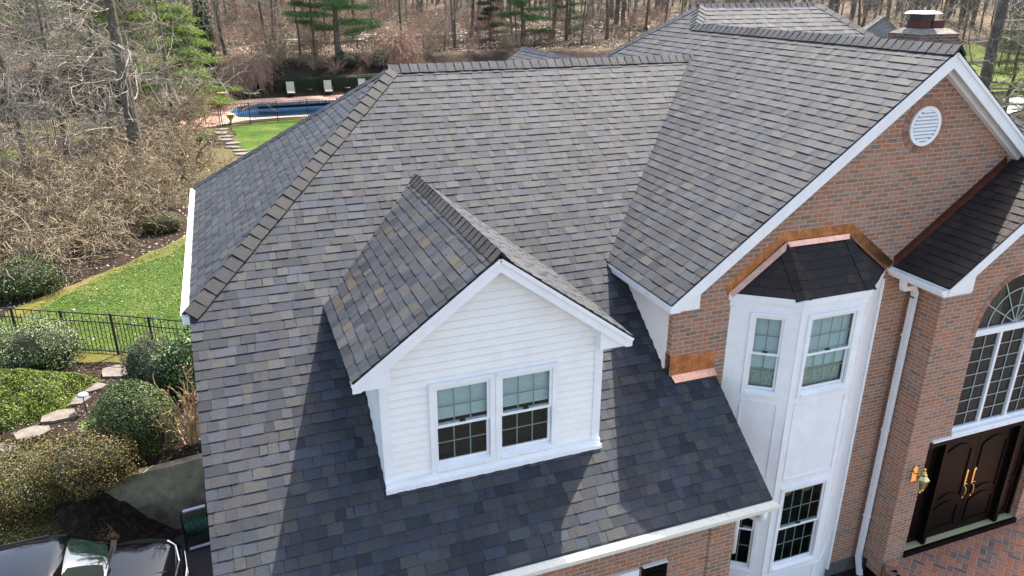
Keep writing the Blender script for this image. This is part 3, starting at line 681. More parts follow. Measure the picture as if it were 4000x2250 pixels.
# gable wall, two pieces side by side so the window bay opening stays solid behind
bwall('gable_wall', [(-.75, YW, -3.42), (XG+WG-.3, YW, -3.42), (XG+WG-.3, YW, Z4+.1), (XG, YW, Z3-.1), (-.75, YW, Z4+.03), (-.75, YW, 1.0)], (0, .12, 0))
bwall('gable_foundation', [(-.7, YW+.02, -4.3), (XG+WG-.3, YW+.02, -4.3), (XG+WG-.3, YW+.02, -3.42), (-.7, YW+.02, -3.42)], (0, .1, 0), FOUND)
def lap(name, O, U, w_, z0, z1, nrm, parent, m=SIDING, exp=.1016, clipf=None, hole=None):
    """lap siding on a vertical plane; clipf(z) -> (s0,s1) extent at height z"""
    O = Vector(O); U = Vector(U); n_ = Vector(nrm); b = MB(); z = z0; Z = Vector((0, 0, 1))
    while z < z1-1e-4:
        zt = min(z+exp, z1)
        if zt-z > .05:
            gp_ = .009; a0, a1 = clipf(z) if clipf else (0, w_); sg_ = [(a0, a1)]
            if hole and hole[2] <= z <= hole[3]: sg_ = [(a0, hole[0]), (hole[1], a1)]
            for e0, e1_ in sg_:
                if e1_-e0 > .01: b.face([O+U*e0+Z*z+n_*.003, O+U*e1_+Z*z+n_*.003, O+U*e1_+Z*(z-gp_)+n_*-.012, O+U*e0+Z*(z-gp_)+n_*-.012]); b.face([O+U*e0+Z*z+n_*-.014, O+U*e1_+Z*z+n_*-.014, O+U*e1_+Z*(z+gp_)+n_*-.014, O+U*e0+Z*(z+gp_)+n_*-.014])
        cuts = [z]+sorted(h for h in (hole[2:] if hole else ()) if z < h < zt)+[zt]
        for za, zc in zip(cuts, cuts[1:]):
            a0, a1 = clipf(za) if clipf else (0, w_); c0, c1 = clipf(zc) if clipf else (0, w_)
            ha = lerp(.022, .004, (za-z)/exp); hc = lerp(.022, .004, (zc-z)/exp); zc2 = zc-(.012 if zc == zt and zt < z1 else 0)
            if max(a1-a0, c1-c0) < .01: continue
            segs = [(a0, a1, c0, c1)]
            if hole and za >= hole[2]-1e-6 and zc <= hole[3]+1e-6: segs = [(a0, hole[0], c0, hole[0]), (hole[1], a1, hole[1], c1)]
            for e0, e1_, g0, g1 in segs:
                b.face([O+U*e0+Z*za+n_*ha, O+U*e1_+Z*za+n_*ha, O+U*g1+Z*zc2+n_*hc, O+U*g0+Z*zc2+n_*hc])
                if za == z: b.face([O+U*e0+Z*z, O+U*e1_+Z*z, O+U*e1_+Z*z+n_*ha, O+U*e0+Z*z+n_*ha])
        z = zt
    return b.build(name, m, parent)
lap('siding_wall', (-.76, 4.0, 0), (0, -1, 0), 2.3, 1.2, 2.345, (-1, 0, 0), house, clipf=lambda z: (max(0, 4.0-(z/p-.02)), 4.0-YW-.11) if (z/p) > YW+.1 else (4.0-min(z/p, 4), 4.0-YW-.11))
lap('siding_wall', (XL+.3, YB-.31, 0), (1, 0, 0), 9, -3.5, Z1-.2, (0, 1, 0), house)
t = MB(); t.box((-.79, 1.74, 1.2), (-.752, 1.79, 2.33)); t.build('corner_board', WHITE, house)
# house body behind and right, plain walls that side views could see
bwall('right_body_wall', [(xR-.4, YW+1.4, -4), (xR-.4, 2*Y5-yF-.4, -4), (xR-.4, 2*Y5-yF-.4, Z4-.1), (xR-.4, YW+1.4, Z4-.1)], (.15, 0, 0))
bwall('rear_body_wall', [(0, 2*Y5-yF-.4, -4), (xR-.4, 2*Y5-yF-.4, -4), (xR-.4, 2*Y5-yF-.4, Z4-.1), (0, 2*Y5-yF-.4, Z4-.1)], (0, .15, 0), SIDING)
bwall('right_front_wall', [(XG+WG-.3, yF+.3, -4), (xR-.25, yF+.3, -4), (xR-.25, yF+.3, Z4-.1), (XG+WG-.3, yF+.3, Z4-.1)], (0, .15, 0))
# ---- windows
def window(parent, O, U, Nn, w_, z0, z1, cols=3, rows=2, casing=.07, blind=1.0, lower='dark', depth=.06, name='window', sill=True):
    """double hung window; O = lower-left outer casing corner on the wall plane (xy), U along wall, Nn outward"""
    O = Vector((O[0], O[1], 0)); U = Vector(U); Nn = Vector(Nn); Z = Vector((0, 0, 1))
    def P(s, z, n): return O+U*s+Z*z+Nn*n
    def bx(mb, s0, s1, a, b, n0, n1):
        vs = [P(s0, a, n0), P(s1, a, n0), P(s1, a, n1), P(s0, a, n1), P(s0, b, n0), P(s1, b, n0), P(s1, b, n1), P(s0, b, n1)]
        mb.raw(vs, [(0, 3, 2, 1), (4, 5, 6, 7), (0, 1, 5, 4), (1, 2, 6, 5), (2, 3, 7, 6), (3, 0, 4, 7)])
    f = MB(); c = casing
    bx(f, 0, c, z0, z1, -.02, .028); bx(f, w_-c, w_, z0, z1, -.02, .028); bx(f, c, w_-c, z1-c, z1, -.02, .027)
    bx(f, c*.35, w_-c*.35, z1-c*.5, z1+.004, .026, .04)
    fr = f.build(name, WHITE, parent)
    if sill:
        s = MB(); vs = [P(c, z0+.055, -.055), P(w_-c, z0+.055, -.055), P(w_-c, z0+.0, .05), P(c, z0, .05), P(c, z0-.02, -.05), P(w_-c, z0-.02, -.05), P(w_-c, z0-.03, .05), P(c, z0-.03, .05)]
        s.raw(vs, [(0, 3, 2, 1), (4, 5, 6, 7), (2, 3, 7, 6), (0, 4, 7, 3), (1, 2, 6, 5)]); bx(s, 0, w_, z0-.055, z0-.001, -.01, .034)
        s.build('sill', WHITE, fr)
    gz0 = z0+.05; gz1 = z1-c; mid = (gz0+gz1)/2; r_ = .035
    for (a, b, n) in ((mid-.02, gz1, .006), (gz0, mid+.02, -.028)):
        s = MB(); bx(s, c, c+r_, a, b, n-.025, n); bx(s, w_-c-r_, w_-c, a, b, n-.025, n); bx(s, c+r_, w_-c-r_, b-r_, b, n-.025, n+.001); bx(s, c+r_, w_-c-r_, a, a+r_, n-.025, n+.001)
        s.build('sash', WHITE, fr)
        gm = MB(); g0 = c+r_; g1 = w_-c-r_
        for i in range(1, cols): x = lerp(g0, g1, i/cols); bx(gm, x-.008, x+.008, a+r_, b-r_, n-.021, n-.016)
        for i in range(1, rows): z = lerp(a+r_, b-r_, i/rows); bx(gm, g0, g1, z-.008, z+.008, n-.0205, n-.0155)
        gm.build('muntin_grid', MUNT, fr)
        gp = MB(); gp.face([P(g0, a+r_, n-.014), P(g1, a+r_, n-.014), P(g1, b-r_, n-.014), P(g0, b-r_, n-.014)]); gp.build('glass_pane', GLASS, fr)
    lk = MB(); bx(lk, w_*.5-.035, w_*.5+.035, mid+.02, mid+.035, -.03, .012); lk.build('sash_lock', BLACKM, fr)
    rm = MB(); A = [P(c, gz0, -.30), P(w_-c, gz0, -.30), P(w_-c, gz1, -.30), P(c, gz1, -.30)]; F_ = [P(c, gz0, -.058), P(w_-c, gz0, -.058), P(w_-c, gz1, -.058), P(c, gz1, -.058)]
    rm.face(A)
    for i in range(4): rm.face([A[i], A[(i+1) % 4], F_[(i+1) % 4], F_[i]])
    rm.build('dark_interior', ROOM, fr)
    if blind > 0:
        bz = lerp(gz1, gz0, blind); b = MB(); n = max(3, int((gz1-bz)/.022)); zz = gz1
        for i in range(n):
            za = lerp(gz1, bz, i/n); zb = lerp(gz1, bz, (i+1)/n); zm = (za+zb)/2
            b.face([P(c, zm, -.082), P(w_-c, zm, -.082), P(w_-c, za, -.075), P(c, za, -.075)]); b.face([P(c, zb, -.075), P(w_-c, zb, -.075), P(w_-c, zm, -.082), P(c, zm, -.082)])
        b.build('blind', BLIND, fr)
    if lower == 'curtain':
        b = MB(); n = 24
        for i in range(n):
            sa = lerp(c, w_-c, i/n); sb = lerp(c, w_-c, (i+1)/n); na = -.12+.012*(i % 2); nb = -.12+.012*((i+1) % 2)
            b.face([P(sa, gz0, na), P(sb, gz0, nb), P(sb, gz0+.36, nb), P(sa, gz0+.36, na)])
        b.build('lace_curtain', CURT, fr)
    if lower == 'valance':
        b = MB(); n = 26
        for i in range(n):
            sa = lerp(c, w_-c, i/n); sb = lerp(c, w_-c, (i+1)/n); d = lambda s: .10+.15*abs(sin((s-c)/(w_-2*c)*pi*2))
            b.face([P(sa, gz1-d(sa), -.14), P(sb, gz1-d(sb), -.14), P(sb, gz1, -.14), P(sa, gz1, -.14)])
        b.build('fringed_valance', mat('tan_valance', (.30, .22, .14), .9, noise=.5, nscale=40) if 'tan_valance' not in bpy.data.materials else bpy.data.materials['tan_valance'], fr)
    return fr

# ---- dormer
XD, YD, YDW, ZD, ZDE, WD, WDW = -3.614, .865, 1.066, 3.69, 2.387, 1.777, 1.436
pd = (ZD-ZDE)/WD; cdn = 1/sqrt(1+pd*pd)
dorm = MB(); zb = p*YDW
wt = lambda x: ZDE+pd*(WD-abs(x-XD))-.075
PL = [(XD-WDW, YDW+.01, zb-.02), (XD+WDW, YDW+.01, zb-.02), (XD+WDW, YDW+.01, wt(XD+WDW)), (XD, YDW+.01, wt(XD)), (XD-WDW, YDW+.01, wt(XD-WDW))]
hx0, hx1, hz0, hz1 = -4.45, -2.83, .93, 2.08; yq = YDW+.01
for PLq in ([(XD-WDW, zb-.02), (XD+WDW, zb-.02), (XD+WDW, hz0), (XD-WDW, hz0)], [(XD-WDW, hz0), (hx0, hz0), (hx0, hz1), (XD-WDW, hz1)], [(hx1, hz0), (XD+WDW, hz0), (XD+WDW, hz1), (hx1, hz1)],
            [(XD-WDW, hz1), (XD+WDW, hz1), (XD+WDW, wt(XD+WDW)), (XD, wt(XD)), (XD-WDW, wt(XD-WDW))]): dorm.face([(x, yq, z) for x, z in PLq])
for sg in (-1, 1):
    x = XD+sg*(WDW-.02); zt = wt(x); dorm.face([(x, YDW+.02, zb), (x, YDW+.02, zt), (x, zt/p+.1, zt)])
dormer = dorm.build('dormer', WHITE, house)
ww = (XD-WDW+.09, XD+WDW-.09)
def dclip(z):
    lim = WD-(z+.075-ZDE)/pd
    a = max(ww[0], XD-lim); b = min(ww[1], XD+lim)
    return (a-XD, b-XD)
lap('siding', (XD, YDW+.008, 0), (1, 0, 0), 0, zb+.06, ZD-.18, (0, -1, 0), dormer, clipf=lambda z: dclip(z), hole=(hx0-.01-XD, hx1+.01-XD, .91, 2.09))
for sg in (-1, 1):
    x = XD+sg*(WDW+.003); lap('side_siding', (x, 4.2, 0), (0, -1, 0), 0, zb+.05, ZDE-.03, (sg, 0, 0), dormer, clipf=lambda z: (4.2-min(z/p, 4), 4.2-YDW-.08))
t = MB()
for sg in (-1, 1):
    xa, xb = sorted((XD+sg*(WDW+.008), XD+sg*(WDW-.09))); t.box((xa, YDW-.022, zb+.04), (xb, YDW+.012, 2.27)); xa, xb = sorted((XD+sg*(WDW-.01), XD+sg*(WDW+.022))); t.box((xa, YDW-.02, zb+.04), (xb, YDW+.08, 2.27)); t.build('corner_board', WHITE, dormer); t = MB()
t = MB(); t.box((XD-WDW-.02, YDW-.06, zb-.06), (XD+WDW+.02, YDW+.02, zb+.062)); t.box((XD-WDW-.03, YDW-.10, zb-.075), (XD+WDW+.03, YDW-.055, zb-.012)); t.build('base_trim', WHITE, dormer)
g = MB()
yl = lambda z: z/p
for sg in (-1, 1):
    xe = XD+sg*WD
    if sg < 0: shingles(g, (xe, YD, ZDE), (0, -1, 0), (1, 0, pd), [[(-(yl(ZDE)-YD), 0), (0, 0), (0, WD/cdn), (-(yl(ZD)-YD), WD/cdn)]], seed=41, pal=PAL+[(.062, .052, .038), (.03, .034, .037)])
    else: shingles(g, (xe, YD, ZDE), (0, 1, 0), (-1, 0, pd), [[(0, 0), (yl(ZDE)-YD, 0), (yl(ZD)-YD, WD/cdn), (0, WD/cdn)]], seed=42)
dr = g.build('dormer_roof', [SH, DECK], house)
cb = MB(); caps(cb, (XD, yl(ZD)-.0, ZD), (XD, YD-.02, ZD), (-pd, 0, 1), (pd, 0, 1), 43, exp=.165, wd=.15, pal=[(.042, .037, .034), (.036, .032, .031), (.05, .043, .039)]); cb.build('ridge_cap', SH, dr)
gable_trim(XD, WD, ZDE, pd, YD, YDW, .17, .14, .42, dr)
for x0 in (-4.482, -3.64):
    window(house, (x0, YDW-.016), (1, 0, 0), (0, -1, 0), .845, .895, 2.11, cols=3, rows=2, blind=.45)

# ---- bay window
WL, FL, FR, WR = Vector((.2, YW)), Vector((1.0, 1.06)), Vector((2.18, 1.06)), Vector((3.0, YW))
bay = MB(); zB0, zB1 = -4.2, 2.30
pts = [WL, FL, FR, WR]
for i in range(3):
    a, b = pts[i], pts[i+1]; bay.face([(a.x, a.y, zB0), (b.x, b.y, zB0), (b.x, b.y, zB1), (a.x, a.y, zB1)])
bay.face([(v.x, v.y, zB1) for v in pts])
# walls need openings for the windows: rebuild each face as panels round the openings
bay = MB()
def panelled(mb, A, B, openings, z0, z1):
    U = (B-A).normalized(); Ln = (B-A).length
    def P(s, z): return (A.x+U.x*s, A.y+U.y*s, z)
    openings = sorted(openings, key=lambda o: o[2]); z = z0
    for (s0, s1, a, b) in openings:
        mb.face([P(0, z), P(Ln, z), P(Ln, a), P(0, a)]); mb.face([P(0, a), P(s0, a), P(s0, b), P(0, b)]); mb.face([P(s1, a), P(Ln, a), P(Ln, b), P(s1, b)]); z = b
    mb.face([P(0, z), P(Ln, z), P(Ln, z1), P(0, z1)])
lw = (.29, .82); fwn = (.125, 1.06)
panelled(bay, WL, FL, [(lw[0]+.04, lw[1]-.04, -2.43, -.90), (lw[0]+.04, lw[1]-.04, .88, 2.10)], zB0, zB1)
panelled(bay, FL, FR, [(fwn[0]+.04, fwn[1]-.04, -2.43, -.90), (fwn[0]+.04, fwn[1]-.04, .88, 2.10)], zB0, zB1)
panelled(bay, FR, WR, [], zB0, zB1)
bayo = bay.build('bay_window', WHITE, house)
fz = MB()
def offs(pt, d):  # bay outline pushed out by d
    return pt
def ring(zlo, zhi, d, mb):
    c = Vector((1.6, YW)); o_ = [Vector((WL.x-d*1.1, YW)), Vector((FL.x-d*.35, FL.y-d)), Vector((FR.x+d*.35, FR.y-d)), Vector((WR.x+d*1.1, YW))]
    n = len(o_)
    for i in range(3):
        a, b = o_[i], o_[i+1]; mb.face([(a.x, a.y, zlo), (b.x, b.y, zlo), (b.x, b.y, zhi), (a.x, a.y, zhi)])
    mb.face([(v.x, v.y, zhi) for v in o_]); mb.face([(v.x, v.y, zlo) for v in o_][::-1])
ring(2.20, 2.30, .02, fz); ring(2.30, 2.40, .045, fz); ring(-2.62, -2.60, .012, fz)
fz.build('frieze', WHITE, bayo)
t = MB()
def frame_mould(A, B, s0, s1, z0, z1):
    U = (B-A).normalized(); n = Vector((U.y, -U.x)); 
    def P(s, z, d): return Vector((A.x+U.x*s+n.x*d, A.y+U.y*s+n.y*d, z))
    for a, b in (((s0, z0), (s1, z0)), ((s0, z1), (s1, z1)), ((s0, z0), (s0, z1)), ((s1, z0), (s1, z1))):
        t.bar(P(*a, .006), P(*b, .006), .022, .014, upv=(n.x, n.y, 0))
frame_mould(FL, FR, .13, 1.07, -.69, .68); frame_mould(WL, FL, .30, .83, -.69, .68); frame_mould(FL, FR, .13, 1.07, -3.5, -2.62); frame_mould(WL, FL, .30, .83, -3.5, -2.62)
for a in (FL, FR): t.tube([(a.x, a.y, zB0), (a.x, a.y, 2.2)], .012, 6)
t.box((2.99, YW-.05, -3.5), (3.03, YW+.02, 2.25))
t.build('panel_moulding', WHITE, bayo)
for A, B, s, lo in ((WL, FL, lw, 0), (FL, FR, fwn, 1)):
    U = (B-A).normalized(); n = Vector((U.y, -U.x)); O = A+U*s[0]; w_ = s[1]-s[0]
    window(house, (O.x, O.y), (U.x, U.y, 0), (n.x, n.y, 0), w_, .84, 2.14, cols=4 if lo else 2, rows=2, blind=.72, lower='curtain', casing=.055)
    window(house, (O.x, O.y), (U.x, U.y, 0), (n.x, n.y, 0), w_, -2.47, -.86, cols=4 if lo else 2, rows=2, blind=0, lower='valance', casing=.055)
# bay roof
g = MB(); e0, e1, e2, e3 = Vector((.17, YW, 2.40)), Vector((.98, 1.02, 2.40)), Vector((2.2, 1.02, 2.40)), Vector((3.04, YW, 2.40)); a0, a1 = Vector((1.04, YW, 3.06)), Vector((2.17, YW, 3.06))
SHADEPAL = [(.020, .015, .015), (.028, .020, .018), (.016, .014, .016), (.034, .024, .020), (.022, .017, .017)]  # darker shingle colours: the gable's shade painted onto bay and portico roofs
def slope_poly(mb, pl, seed, pal, exp=EXP):
    """pl[0],pl[1] eave edge"""
    O = pl[0]; U = (pl[1]-pl[0]).normalized(); n = U.cross(pl[2]-pl[0]).normalized(); V = n.cross(U)
    P2 = [((v-O).dot(U), (v-O).dot(V)) for v in pl]; shingles(mb, O, U, V, [P2], seed=seed, pal=pal, thick=.03, exp=exp)
slope_poly(g, [e0, e1, a0], 51, SHADEPAL); slope_poly(g, [e1, e2, a1, a0], 52, SHADEPAL); slope_poly(g, [e2, e3, a1], 53, SHADEPAL)
br = g.build('bay_roof', [SH, DECK], house)
cb = MB(); n0 = (e1-e0).cross(a0-e0); n1 = (e2-e1).cross(a1-e1); n2 = (e3-e2).cross(a1-e2)
caps(cb, a0, e1, n0, n1, 54, exp=.15, wd=.12, pal=SHADEPAL); caps(cb, a1, e2, n1, n2, 55, exp=.15, wd=.12, pal=SHADEPAL); cb.build('ridge_cap', SH, br)
f = MB(); F2 = MB(); c0, c1, c2, c3 = Vector((.05, YW-.004, 2.53)), Vector((1.0, YW-.004, 3.235)), Vector((2.21, YW-.004, 3.235)), Vector((3.18, YW-.004, 2.50))
i0, i1, i2, i3 = Vector((.13, YW-.012, 2.40)), Vector((1.04, YW-.012, 3.07)), Vector((2.17, YW-.012, 3.07)), Vector((3.06, YW-.012, 2.385))
for a, b, c, d in ((c0, c1, i1, i0), (c1, c2, i2, i1), (c2, c3, i3, i2)): f.face([a, b, c, d][::-1])
for (a, b, nn) in ((i0, i1, n0), (i1, i2, n1), (i2, i3, n2)):
    nn = nn.normalized(); dn = Vector((0, -1, 0)); dn = (dn-nn*dn.dot(nn)).normalized(); lft = nn*.022
    dd = (b-a).normalized(); pr_ = (nn.cross(dd)); pr_ = pr_ if pr_.y < 0 else -pr_
    F2.face([a+lft, b+lft, b+lft+pr_*.085, a+lft+pr_*.085][::-1])
f.build('copper_flashing', COPPER, house); F2.build('copper_flashing_apron', COPPERB, house)
f = MB(); f.face([(-.72, YW-.006, 1.215), (.02, YW-.006, 1.215), (-.0, YW-.006, 1.50), (-.76, YW-.006, 1.54)]); f.face([(-.765, YW-.006, 1.215), (-.765, 1.95, 1.45), (-.765, 1.95, 1.62), (-.765, YW-.006, 1.54)])
f.build('copper_flashing', COPPER, house)
f = MB(); f.face([(-.72, YW-.01, p*YW+.016), (.02, YW-.01, p*YW+.016), (.02, YW-.11, p*(YW-.10)+.016), (-.70, YW-.11, p*(YW-.10)+.016)]); f.build('copper_flashing_apron', COPPERB, house)

# ---- entry portico
XPC, YF, XC, ZPE = 3.69, 1.05, 5.56, 2.44; HWp = XC-3.19; YPG = .58
zgr = -3.05
po = MB()
# front wall as panels round an arched opening and the doorway
XR2 = 2*XC-XPC
wx0, wx1 = 4.62, 6.52; zs, rad = 1.30, (6.52-4.62)/2; xm = (wx0+wx1)/2
top = lambda x: ZPE+p*(HWp-abs(x-XC))-.06
dx0, dx1 = 4.165, 6.955
def pf(poly): po.face([(x, YF, z) for x, z in poly], [(x, z) for x, z in poly])
pf([(XPC, -3.45), (dx0, -3.45), (dx0, -.69), (XPC, -.69)]); pf([(dx1, -3.45), (XR2, -3.45), (XR2, -.69), (dx1, -.69)])
pf([(XPC, -.69), (wx0, -.69), (wx0, zs), (XPC, zs)]); pf([(wx1, -.69), (XR2, -.69), (XR2, zs), (wx1, zs)]); 
ns = 20
pf([(XPC, zs), (wx0, zs), (wx0, top(wx0)), (XPC, top(XPC))]); pf([(wx1, zs), (XR2, zs), (XR2, top(XR2)), (wx1, top(wx1))])
for i in range(ns):
    a = pi-pi*i/ns; b = pi-pi*(i+1)/ns; xa, za = xm+rad*cos(a), zs+rad*sin(a); xb, zb_ = xm+rad*cos(b), zs+rad*sin(b)
    pf([(xa, za), (xb, zb_), (xb, top(xb)), (xa, top(xa))])
    po.face([(xa, YF, za), (xa, YF+.12, za), (xb, YF+.12, zb_), (xb, YF, zb_)], [(i*.08, 0), (i*.08, .12), (i*.08+.08, .12), (i*.08+.08, 0)])
for x in (wx0, wx1): P_ = [(x, YF, -.69), (x, YF+.12, -.69), (x, YF+.12, zs), (x, YF, zs)]; po.face(P_, wall_uv(P_))
for x in (dx0, dx1): P_ = [(x, YF, -3.45), (x, YF+.16, -3.45), (x, YF+.16, -.69), (x, YF, -.69)]; po.face(P_, wall_uv(P_))
for x in (XPC, XR2): P_ = [(x, YF, -3.45), (x, YW, -3.45), (x, YW, 2.42), (x, YF, 2.42)]; po.face(P_, wall_uv(P_))
po.build('portico_wall', BRICK, house)
# brick arch ring
ar = MB(); nb = 44
ARB = mat('arch_brick', rough=.85, spec=.2, attr=True, noise=.25, nscale=30)
rngA = random.Random(5)
def brick_ring(mb, cx, cz, y, r0, r1, a0, a1, nb, dy=.006):
    for i in range(nb):
        a = lerp(a0, a1, (i+.08)/nb); b = lerp(a0, a1, (i+.92)/nb); c = Vector(rngA.choice(BRICKC))*rngA.uniform(.8, 1.1)
        P = [(cx+r*cos(t_), y, cz+r*sin(t_)) for r, t_ in ((r0, a), (r1, a), (r1, b), (r0, b))]; mb.prism(P, (0, -dy, 0), col=tuple(c))
brick_ring(ar, xm, zs, YF-.001, rad+.003, rad+.11, pi, 0, nb); ar.build('brick_arch_trim', ARB, house); ar = MB(); brick_ring(ar, 3.255, 4.607, YW-.001, .295, .40, 0, 2*pi, 40)
ar.build('brick_ring_trim', ARB, house)
g = MB(); kp = sqrt(1+p*p)
shingles(g, (XC-HWp, YPG, ZPE), (0, -1, 0), (1, 0, p), [[(-(YW-YPG), 0), (0, 0), (0, HWp*kp), (-(YW-YPG), HWp*kp)]], seed=61, pal=SHADEPAL)  # left slope takes the palette with the gable's shade painted in
shingles(g, (XC+HWp, YPG, ZPE), (0, 1, 0), (-1, 0, p), [[(0, 0), (YW-YPG, 0), (YW-YPG, HWp*kp), (0, HWp*kp)]], seed=62)
pr_ = g.build('portico_roof', [SH, DECK], house)
gable_trim(XC, HWp, ZPE, p, YPG, YF, .20, .135, .50, pr_)
gutter((XC-HWp-.004, YPG+.01, ZPE-.02), (XC-HWp-.004, YW-.01, ZPE-.02), (-1, 0, 0), parent=pr_, m=WHITE, guard=False, w=.12)
t = MB(); t.box((XC-HWp+.0, YPG+.03, ZPE-.15), (XPC+.0, YW-.002, ZPE-.135)); t.box((XC-HWp, YPG+.03, ZPE-.15), (XC-HWp+.02, YW, ZPE-.03)); t.build('eave_fascia', WHITE, pr_)
f = MB(); s0 = .0; xa = XC-HWp; n = 14
f.face([(xa-.03, YW-.007, ZPE+.14), (5.12, YW-.007, ZPE+p*(5.12-xa)+.16), (5.16, YW-.007, ZPE+p*(5.16-xa)-.01), (xa+.02, YW-.007, ZPE-.01)][::-1])
f.face([(xa, YW-.01, ZPE+.015), (5.14, YW-.01, ZPE+p*(5.14-xa)+.015), (5.14, YW-.045, ZPE+p*(5.14-xa)+.015), (xa, YW-.045, ZPE+.015)])
f.build('copper_flashing', mat('dark_copper', (.30, .13, .09), .35, metal=.9, noise=.25, nscale=6), house)
# downspout
d = MB(); dx = 3.42
path = [(3.22, 1.40, 2.33), (3.22, 1.40, 2.20), (3.26, 1.42, 2.12), (3.52, 1.47, 2.08), (3.60, 1.48, 1.98), (3.60, 1.48, 1.9), (3.60, 1.49, -3.30), (3.57, 1.36, -3.60)]
path = [Vector(v) for v in path]
for i in range(len(path)-1): d.bar(path[i]-(path[i+1]-path[i]).normalized()*.012, path[i+1]+(path[i+1]-path[i]).normalized()*.012, .075, .085, upv=(0, 1, 0))
for z in (1.2, -.6, -2.4): d.box((3.555, 1.44, z), (3.645, 1.54, z+.04))
dso = d.build('downspout', WHITE, pr_, bevel=.008)
d = MB(); d.tube([(3.64, 1.38, -3.75), (3.64, 1.38, -3.28)], .035, 10); d.build('drain_pipe', BLACKM, house)
# arched window and transom mullions
aw = MB(); y_ = YF+.07
def ax(mb, x0, x1, z0, z1, y0=None, y1=None): mb.box((x0, y0 if y0 is not None else y_-.03, z0), (x1, y1 if y1 is not None else y_+.03, z1))
ax(aw, wx0, wx1, -.60, -.545); ax(aw, wx0, wx1, 1.19, 1.30, y_-.04, y_+.03); ax(aw, wx0, wx1, -.66, -.60, YF-.03, y_+.03); ax(aw, wx0-.42, wx1+.42, -.695, -.655, YF-.05, YF+.08)
for x in (wx0, 5.255, 5.885, wx1-.05): ax(aw, x, x+.055, -.545, 1.19)
for i in range(24):
    a = pi*i/24; b = pi*(i+1)/24; aw.bar((xm+(rad-.03)*cos(a), y_, zs+(rad-.03)*sin(a)), (xm+(rad-.03)*cos(b), y_, zs+(rad-.03)*sin(b)), .05, .05, upv=(0, 1, 0))
awo = aw.build('arched_window', WHITE, house)
m_ = MB()
for i in range(3):
    xa = (wx0, 5.255, 5.885)[i]+.055; xb = (5.255, 5.885, wx1-.05)[i]
    m_.box(((xa+xb)/2-.006, y_-.005, -.545), ((xa+xb)/2+.006, y_+.005, 1.19))
    for j in range(1, 7): z = lerp(-.545, 1.19, j/7); m_.box((xa, y_-.0055, z-.006), (xb, y_+.0055, z+.006))
for r_ in (rad*.33, rad*.66):
    for i in range(20): a = pi*i/20; b = pi*(i+1)/20; m_.bar((xm+r_*cos(a), y_, zs+r_*sin(a)), (xm+r_*cos(b), y_, zs+r_*sin(b)), .018, .012, upv=(0, 1, 0))
for i in range(1, 6): a = pi*i/6; m_.bar((xm, y_, zs), (xm+rad*.95*cos(a), y_, zs+rad*.95*sin(a)), .016, .012, upv=(0, 1, 0))
m_.build('muntin_grid', MUNT, awo)
gp = MB(); gp.face([(wx0, y_+.012, -.56), (wx1, y_+.012, -.56), (wx1, y_+.012, zs)]+[(xm+rad*cos(pi*i/16), y_+.012, zs+rad*sin(pi*i/16)) for i in range(1, 16)]+[(wx0, y_+.012, zs)]); gp.build('glass_pane', GLASS, awo)
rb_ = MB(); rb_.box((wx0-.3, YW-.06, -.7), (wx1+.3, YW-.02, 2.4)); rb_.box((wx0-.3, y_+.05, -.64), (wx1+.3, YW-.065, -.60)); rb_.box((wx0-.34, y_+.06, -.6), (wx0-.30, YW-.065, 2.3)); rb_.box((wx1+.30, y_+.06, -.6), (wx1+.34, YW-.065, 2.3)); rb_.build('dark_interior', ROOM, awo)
dr_ = MB(); n = 40
for sg in (-1, 1):
    for i in range(n):
        sa = i/n*.75; sb = (i+1)/n*.75; xa = xm+sg*(rad-sa); xb = xm+sg*(rad-sb); ya = y_+.14+.03*sin(i*1.3); yb_ = y_+.14+.03*sin((i+1)*1.3)
        zb0 = 1.22
        zt_a = zs+sqrt(max(0, rad*rad-(xa-xm)**2)); zt_b = zs+sqrt(max(0, rad*rad-(xb-xm)**2)); dr_.face([(xa, ya, zb0), (xb, yb_, zb0), (xb, yb_, zt_b), (xa, ya, zt_a)])
dr_.build('drape', DRAPE, awo)
# doors
YDR = YF+.15; dz0, dz1 = -3.0, -.74
d = MB(); d.box((dx0, YDR-.13, dz1-.10), (dx1, YDR+.03, -.69)); d.box((dx0, YDR-.03, dz0-.1), (dx0+.06, YDR+.03, dz1)); d.box((dx1-.06, YDR-.03, dz0-.1), (dx1, YDR+.03, dz1))
d.box((4.62, YDR-.12, dz0-.02), (4.70, YDR+.03, dz1-.1)); d.box((6.42, YDR-.12, dz0-.02), (6.50, YDR+.03, dz1-.1)); d.box((dx0, YDR-.19, dz0-.13), (dx1, YDR-.13, dz0-.015))
for x0, x1 in ((dx0+.06, 4.62), (6.50, dx1-.06)):
    d.box((x0, YDR, dz0), (x1, YDR+.04, dz1-.1))
    for z0, z1 in ((dz0+.12, dz0+.75), (dz0+.9, dz1-.22)):
        for (a, b) in (((x0+.08, z0), (x1-.08, z0)), ((x0+.08, z1), (x1-.08, z1)), ((x0+.08, z0), (x0+.08, z1)), ((x1-.08, z0), (x1-.08, z1))): d.bar((a[0], YDR-.006, a[1]), (b[0], YDR-.006, b[1]), .028, .02, upv=(0, 1, 0))
dfr = d.build('entry_door', MAHO, house)
t = MB(); t.box((dx0, YDR-.13, dz0-.06), (dx1, YDR+.02, dz0-.012)); t.build('threshold', THRESH, dfr)
